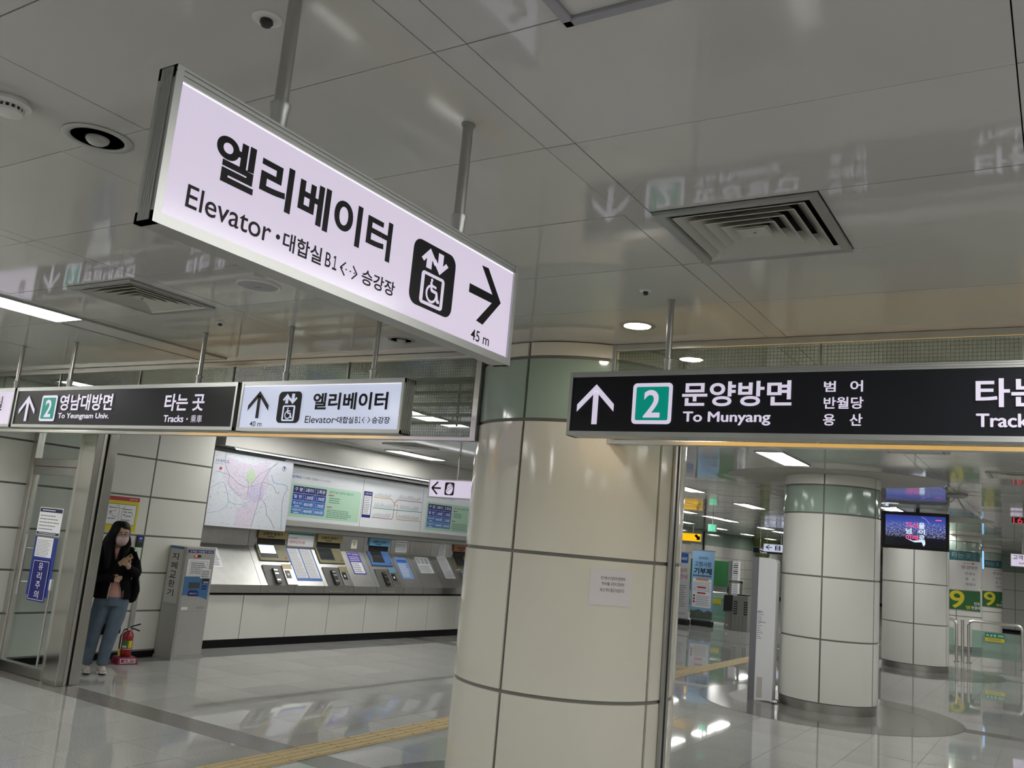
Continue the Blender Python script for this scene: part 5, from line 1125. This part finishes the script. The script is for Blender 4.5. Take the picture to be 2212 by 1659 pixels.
F = Face((0, 23.4, 0), X, Z)
t, p = banner(F, -9.2, -8.595, .16, 1.90, 'white banner stand with red title, cut by the cream column', M('banner_white', (.62,.63,.66), .5), 23.4)
m = MB(); F.rrect(m, -9.1, -8.665, 1.62, 1.88, .03, .004, .005); m.build('blue_badge', M('badge_blue', (.03,.12,.40), .5), p); text(F, '20년', -8.86, -8.70, 1.70, 1.78, paper, p, .006, .02)
text(F, '승차', -8.90, -8.675, 1.37, 1.48, redp, p, .005, .006); text(F, '안내', -8.90, -8.675, 1.20, 1.32, redp, p, .005, .006); m = MB(); lines(F, m, -9.1, -8.67, .45, 1.05, 10, .004, .3, .2); m.build('small_print', tinyt, p, kind='stuff')
text(F, '도시철도공사', -9.0, -8.68, .27, .31, navy, p, .005, .01)

# ticket gate with its arch
t = thing('ticket_gate', 'dark grey ticket gate machine with raised loop in the far hall', 'ticket gate', (-7.4, 23.9, 0))
gm = M('gate_grey', (.20,.20,.19), .4); F = Face((0, 23.7, 0), X, Z)
MB().box(-7.50, -7.09, 23.7, 25.1, .0, .90).build('gate_body', gm, t, bevel=.01); m = MB(); F.poly(m, [(-7.50,.50),(-7.74,.46),(-7.74,.86),(-7.66,.90),(-7.50,.90)], -.9, -.0); m.build('reader_pod', blackp, t); m = MB(); F.poly(m, [(-7.51,0),(-7.72,.0),(-7.70,.46),(-7.51,.5)], -.8, -.05); m.build('pod_leg', gm, t)
for a in (-7.46, -7.19): m = MB(); F.box(m, a, a+.09, .42, .76, 0, .006); g_ = m.build('louvre_panel', blackp, t); m = MB(); [F.box(m, a+.015, a+.075, .46+.06*k, .48+.06*k, .006, .009) for k in range(5)]; m.build('louvre', greyp, g_)
for k in range(3): m = MB(); F.box(m, -7.42+.1*k, -7.415+.1*k, .03, .38, 0, .002); m.build('panel_seam', blackp, t)
m = MB(); F.box(m, -7.63, -7.58, .88, 1.28, -.12, -.06); F.box(m, -7.34, -7.28, .90, 1.28, -.12, -.06); F.box(m, -7.63, -7.28, 1.22, 1.29, -.12, -.06); m.build('gate_loop', gm, t, bevel=.008); m = MB(); F.box(m, -7.40, -7.12, .90, .935, -.35, -.05); m.build('top_plate', blackp, t)
m = MB(); F.box(m, -7.66, -7.63, .10, .13, -.05, -.045); m.build('sticker', paper, t)
# barred white panel and green board behind the gates
t = thing('louvre_tower', 'narrow white tower with dark horizontal slots behind the gate', 'tower', (-7.87, 25.2, 0)); F = Face((0, 25, 0), X, Z)
m = MB(); F.box(m, -7.955, -7.78, 0, 1.79, -.15, 0); m.build('tower_body', whitep, t)
for k in range(16): m = MB(); F.box(m, -7.93, -7.80, 1.72-.055*k, 1.745-.055*k-(.0 if k < 6 else .012), 0, .005); m.build('slot', blackp if k in (1,2,4,5) else greyp, t)
m = MB(); F.box(m, -7.99, -7.955, .0, 1.80, -.15, .01); m.build('tower_side', dks, t)
t = thing('green_board', 'dark green board on a steel frame behind the blue banner', 'board', (-9.3, 27.0, 0)); F = Face((0, 27, 0), X, Z)
m = MB(); F.box(m, -9.95, -8.715, 1.0, 1.76, -.05, 0); m.build('board_panel', dkgrn, t); m = MB(); F.box(m, -9.97, -8.68, .80, 1.0, -.07, .01); F.box(m, -8.715, -8.64, .8, 1.80, -.07, .01); F.box(m, -9.97, -9.93, 0, .8, -.07, .01); F.box(m, -8.70, -8.64, 0, .8, -.07, .01); m.build('steel_frame', steel, t)
m = MB(); F.box(m, -9.93, -8.70, .12, .8, -.04, -.03); m.build('glass_panel', fence_g, t)
t = thing('guard_rail', 'low steel and glass guard rail left of the gate machine', 'railing', (-8.2, 24.6, 0))
MB().tube([(-8.75,24.6,.0),(-8.75,24.6,.82),(-8.7,24.6,.88),(-7.95,24.6,.88),(-7.9,24.6,.82),(-7.9,24.6,0)], .03, 10).build('rail_tube', steel, t, smooth=True); MB().box(-8.70, -7.95, 24.595, 24.605, .1, .75).build('rail_glass', fence_g, t); MB().box(-8.55, -8.1, 24.57, 24.59, .58, .72).build('rail_notice', yel, t)

# hanging signs of the far hall
def far_sign(x0, x1, y, z0, z1, label, mat, hang):
    t = thing('direction_sign', label, 'hanging sign', ((x0+x1)/2, y, z0)); F = Face((0, y, 0), X, Z)
    m = MB(); F.box(m, x0, x1, z0, z1, -.1, -.003); m.build('frame', alu, t); m = MB(); F.box(m, x0+.015, x1-.015, z0+.015, z1-.015, -.003, 0); p = m.build('face_panel', mat, t)
    for h in hang: MB().cyl((h, y+.05, z1), (h, y+.05, CEIL), .015).build('hanger_pole', steel_d, t)
    return t, p, F
t, p, F = far_sign(-12.2, -10.34, 29, 2.32, 2.60, 'yellow lit exit sign with black slanting arrow', M('lit_exit_yellow', (.8,.5,.05), .3, emit=(1.0,.55,.0), es=.85), (-10.65, -11.8))
m = MB(); F.poly(m, [(-10.545,2.545),(-10.51,2.575),(-10.42,2.49),(-10.38,2.525),(-10.38,2.385),(-10.52,2.385),(-10.48,2.425),(-10.58,2.52)], 0, .002); m.build('arrow', black, t)
MB().box(-11.4, -10.7, 29.05, 29.1, 2.22, 2.32).build('sign_box', galv, t)
t, p, F = far_sign(-10.52, -9.0, 37, 2.31, 2.63, 'small far white sign with left arrow and lift pictogram', signc, (-10.4, -9.6))
m = MB(); F.stroke(m, [(-10.28,2.58),(-10.42,2.49),(-10.28,2.40)], .03, 0, .002); F.box(m, -10.42, -10.17, 2.475, 2.505, 0, .002); m.build('arrow', black, t); lift_icon(F, t, -10.05, -9.83, 2.38, 2.58, signc); text(F, '엘리베이터', -9.72, -9.1, 2.47, 2.56, black, t, .002, .012)
t, p, F = far_sign(-12.72, -11.1, 43, 2.29, 2.57, 'far black tracks sign behind the white lift sign', signblk, (-12.4, -11.4))
text(F, '타는 곳', -12.4, -12.0, 2.42, 2.53, signl, t, .002, .02); text(F, 'Tracks', -12.4, -12.05, 2.32, 2.38, signl, t, .002, .012)
t, p, F = far_sign(-8.38, -8.15, 24, 2.53, 2.735, 'small green lit emergency exit sign with running figure', M('lit_green_exit', (.02,.4,.2), .3, emit=(.04,.62,.30), es=.9), (-8.265,))
m = MB(); F.disc(m, -8.30, 2.70, .015, 0, .002); F.stroke(m, [(-8.305,2.685),(-8.315,2.63),(-8.28,2.60),(-8.285,2.56)], .018, 0, .002); F.stroke(m, [(-8.315,2.63),(-8.345,2.60),(-8.36,2.565)], .018, 0, .002); F.stroke(m, [(-8.345,2.665),(-8.305,2.68),(-8.27,2.65)], .014, 0, .002); F.stroke(m, [(-8.24,2.63),(-8.18,2.63)], .016, 0, .002); F.stroke(m, [(-8.21,2.66),(-8.18,2.63),(-8.21,2.60)], .016, 0, .002); m.build('running_figure', paper, t)
t, p, F = far_sign(-1.17, .3, 26, 2.28, 2.60, 'white lit information sign cut by the right picture edge', signw, (-.9, 0.1))
text(F, '고객안내센터', -1.12, -.42, 2.45, 2.57, M('sign_navy', (.02,.02,.08), .5), t, .002, .012); text(F, 'Information', -.98, -.5, 2.345, 2.395, MATS['sign_navy'], t, .002, .004)
t, p, F = far_sign(-.668, .12, 15, 2.67, 2.78, 'black digital clock with red digits at the right edge', M('clock_black', (.012,.008,.008), .3), (-.5, -.1))
text(F, '16:45', -.634, -.33, 2.682, 2.762, M('lit_red_digit', (.3,.0,.02), .4, emit=(1.0,.03,.08), es=.8, samp=False), p, .002, 0)

# posters wrapped round the far columns
def wrap_poster(ci, a0, a1, label):
    cx, cy, r = COLS[ci]; t = thing('column_poster', label, 'poster', (cx, cy-r, 1.05)); r += .006
    z = [1.06, 1.575, 2.345, 2.61]
    pm = M('poster_pale', (.62,.60,.58), .5)
    for k, mt in enumerate((dkgrn, pm, M('poster_teal', (.02,.12,.13), .3))): arc_panel((cx, cy), r, a0, a1, z[k]+(.01 if k == 1 else 0), z[k+1]-.008, .004, 12).build('poster_field', mt, t, smooth=True)
    for zz in (1.05, 1.575, 2.61): arc_panel((cx, cy), r+.004, a0, a1, zz-.012, zz+.004, .008, 12).build('clamp_bar', steel_d, t)
    def ct(body, p0, p1, b0, b1, mat, bold=.012):
        vv, ff = subdiv(*glyphs(body, bold), .12); m = MB(); rr = r+.003
        m.add([(cx+rr*math.cos(R_(a0+(a1-a0)*(p0+(p1-p0)*x))), cy+rr*math.sin(R_(a0+(a1-a0)*(p0+(p1-p0)*x))), b0+(b1-b0)*y) for x, y in vv], ff); m.build('lettering', mat, t)
    ct('9', .06, .44, 1.09, 1.55, yel, .015); ct('명', .48, .60, 1.09, 1.18, yel, .02); ct('안과', .72, .95, 1.20, 1.29, paper, .02); ct('전문의', .62, .97, 1.09, 1.18, paper, .02)
    ct('타는 곳', .12, .62, 2.41, 2.55, M('teal_glare', (.25,.36,.38), .3), .02); ct('문양방면', .36, .85, 2.13, 2.22, tinyt, .012); ct('반월당', .46, .76, 1.98, 2.05, tinyt, .008); ct('용   산', .46, .76, 1.84, 1.91, tinyt, .008); ct('계명대', .46, .76, 1.70, 1.77, tinyt, .008)
    n = 9; F_ = []
    m = MB(); 
    def q(p, zz): a = R_(a0+(a1-a0)*p); return (cx+(r+.002)*math.cos(a), cy+(r+.002)*math.sin(a), zz)
    m.add([q(.42,2.275), q(.55,2.275), q(.68,2.275), q(.68,2.29), q(.55,2.29), q(.42,2.29)], [(0,1,4,5),(1,2,3,4)]); m.add([q(.67,2.25), q(.80,2.282), q(.67,2.315)], [(0,1,2)]); m.build('red_arrow', redp, t)
wrap_poster(3, -105, -19, 'curved poster with big yellow 9 on the nearer far column')
wrap_poster(4, -85, 5, 'curved poster with half hidden yellow 9 on the farther column')
# light strip of blue seen edge-on between the poster columns
t = thing('light_strip', 'slim upright blue light panel between the two poster columns', 'light panel', (-2.06, 30, 2.2))
F = Face((0, 30, 0), X, Z); m = MB(); F.rrect(m, -2.095, -2.02, 2.205, 2.755, .025, -.05, 0); m.build('strip_case', alu, t); m = MB(); F.rrect(m, -2.085, -2.03, 2.215, 2.745, .02, 0, .004); m.build('strip_face', M('lit_strip_blue', (.1,.3,.6), .4, emit=(.30,.62,1.0), es=1.0), t); MB().cyl((-2.057, 30.02, 2.755), (-2.057, 30.02, CEIL), .01).build('hanger_rod', steel_d, t)
# steel railings and glass fence at the right
def hoop(x0, x1, y, zt, label, r=.033):
    t = thing('steel_railing', label, 'railing', ((x0+x1)/2, y, 0), 'bent tube railings')
    MB().tube([(x0,y,0),(x0,y,zt-.10),(x0+.03,y,zt-.03),(x0+.10,y,zt),(x1-.10,y,zt),(x1-.03,y,zt-.03),(x1,y,zt-.10),(x1,y,0)], r, 12).build('rail_tube', steel, t, smooth=True)
    MB().box(x0+.06, x1-.05, y-.005, y+.005, .16, .74).build('rail_glass', fence_g, t)
    for xx in (x0, x1): MB().lathe([(.06,0),(.06,.012),(.04,.02)], (xx, y, 0), 16).build('foot_plate', steel_d, t, smooth=True)
    return t
r1 = hoop(-1.885, -.825, 23.2, .935, 'bent tube railing with green glass and emergency gate plate')
F = Face((0, 23.19, 0), X, Z); m = MB(); F.box(m, -1.555, -1.174, .53, .715, 0, .006); p = m.build('gate_plate', M('plate_green', (.01,.22,.10), .4), r1); m = MB(); F.box(m, -1.555, -1.174, .53, .61, .006, .008); m.build('yellow_band', yel, p); text(F, '비 상 문', -1.53, -1.33, .635, .69, paper, p, .009, .02); m = MB(); lines(F, m, -1.30, -1.19, .64, .69, 2, .006, .5, 0); m.build('small_print', paper, p, kind='stuff'); m = MB(); lines(F, m, -1.50, -1.22, .55, .60, 2, .008, .5, .1); m.build('small_print', tinyt, p, kind='stuff')
hoop(-3.6, -2.135, 23.2, .925, 'bent tube railing half hidden behind the column, left of the gap')
hoop(-.66, .9, 23.2, .935, 'bent tube railing running off the right picture edge')
MB().tube([(-2.01,23.2,0),(-2.01,23.2,.93)], .034, 12).build('steel_post', steel, loc=(-2.01,23.2,0), label='single upright steel post between the two bent railings', cat='post', smooth=True)
# olive flared column by the far wall
MB().lathe([(.30,0),(.24,.8),(.22,1.5),(.27,2.1),(.42,2.6),(.75,2.95),(.8,3.0)], (-12.95, 45.5, 0), 28).build('flared_column', M('olive_enamel', (.17,.22,.06), .25), loc=(-12.95,45.5,0), label='olive green flared column against the far left wall', cat='column', smooth=True)
# hanging black cable / pole on far wall
MB().box(-13.28, -13.22, 37.5, 37.58, 1.5, 2.95).build('wall_pipe', blackp, loc=(-13.25,37.5,1.5), label='thin black pipe down the far left wall', cat='pipe')
# small cctv domes on the far ceiling
for i, (x, y) in enumerate(((-6.6, 15.4), (-1.3, 14.2))):
    t = thing('ceiling_camera', ('dark spider-like camera mount above the yellow sign', 'small dome camera on the ceiling right of the television')[i], 'camera', (x, y, CEIL))
    MB().lathe([(.14,CEIL),(.14,CEIL-.03),(.10,CEIL-.06),(.01,CEIL-.07)], (x, y, 0), 20).build('dome', blackp if i == 0 else greyp, t, smooth=True)
    for k in range(3): a = R_(120*k+60); MB().tube([(x, y, CEIL-.05), (x+.22*math.cos(a), y+.22*math.sin(a), CEIL-.24)], .006, 6).build('arm', blackp if i == 0 else greyp, t)

bpy.data.scenes.remove(_ts)
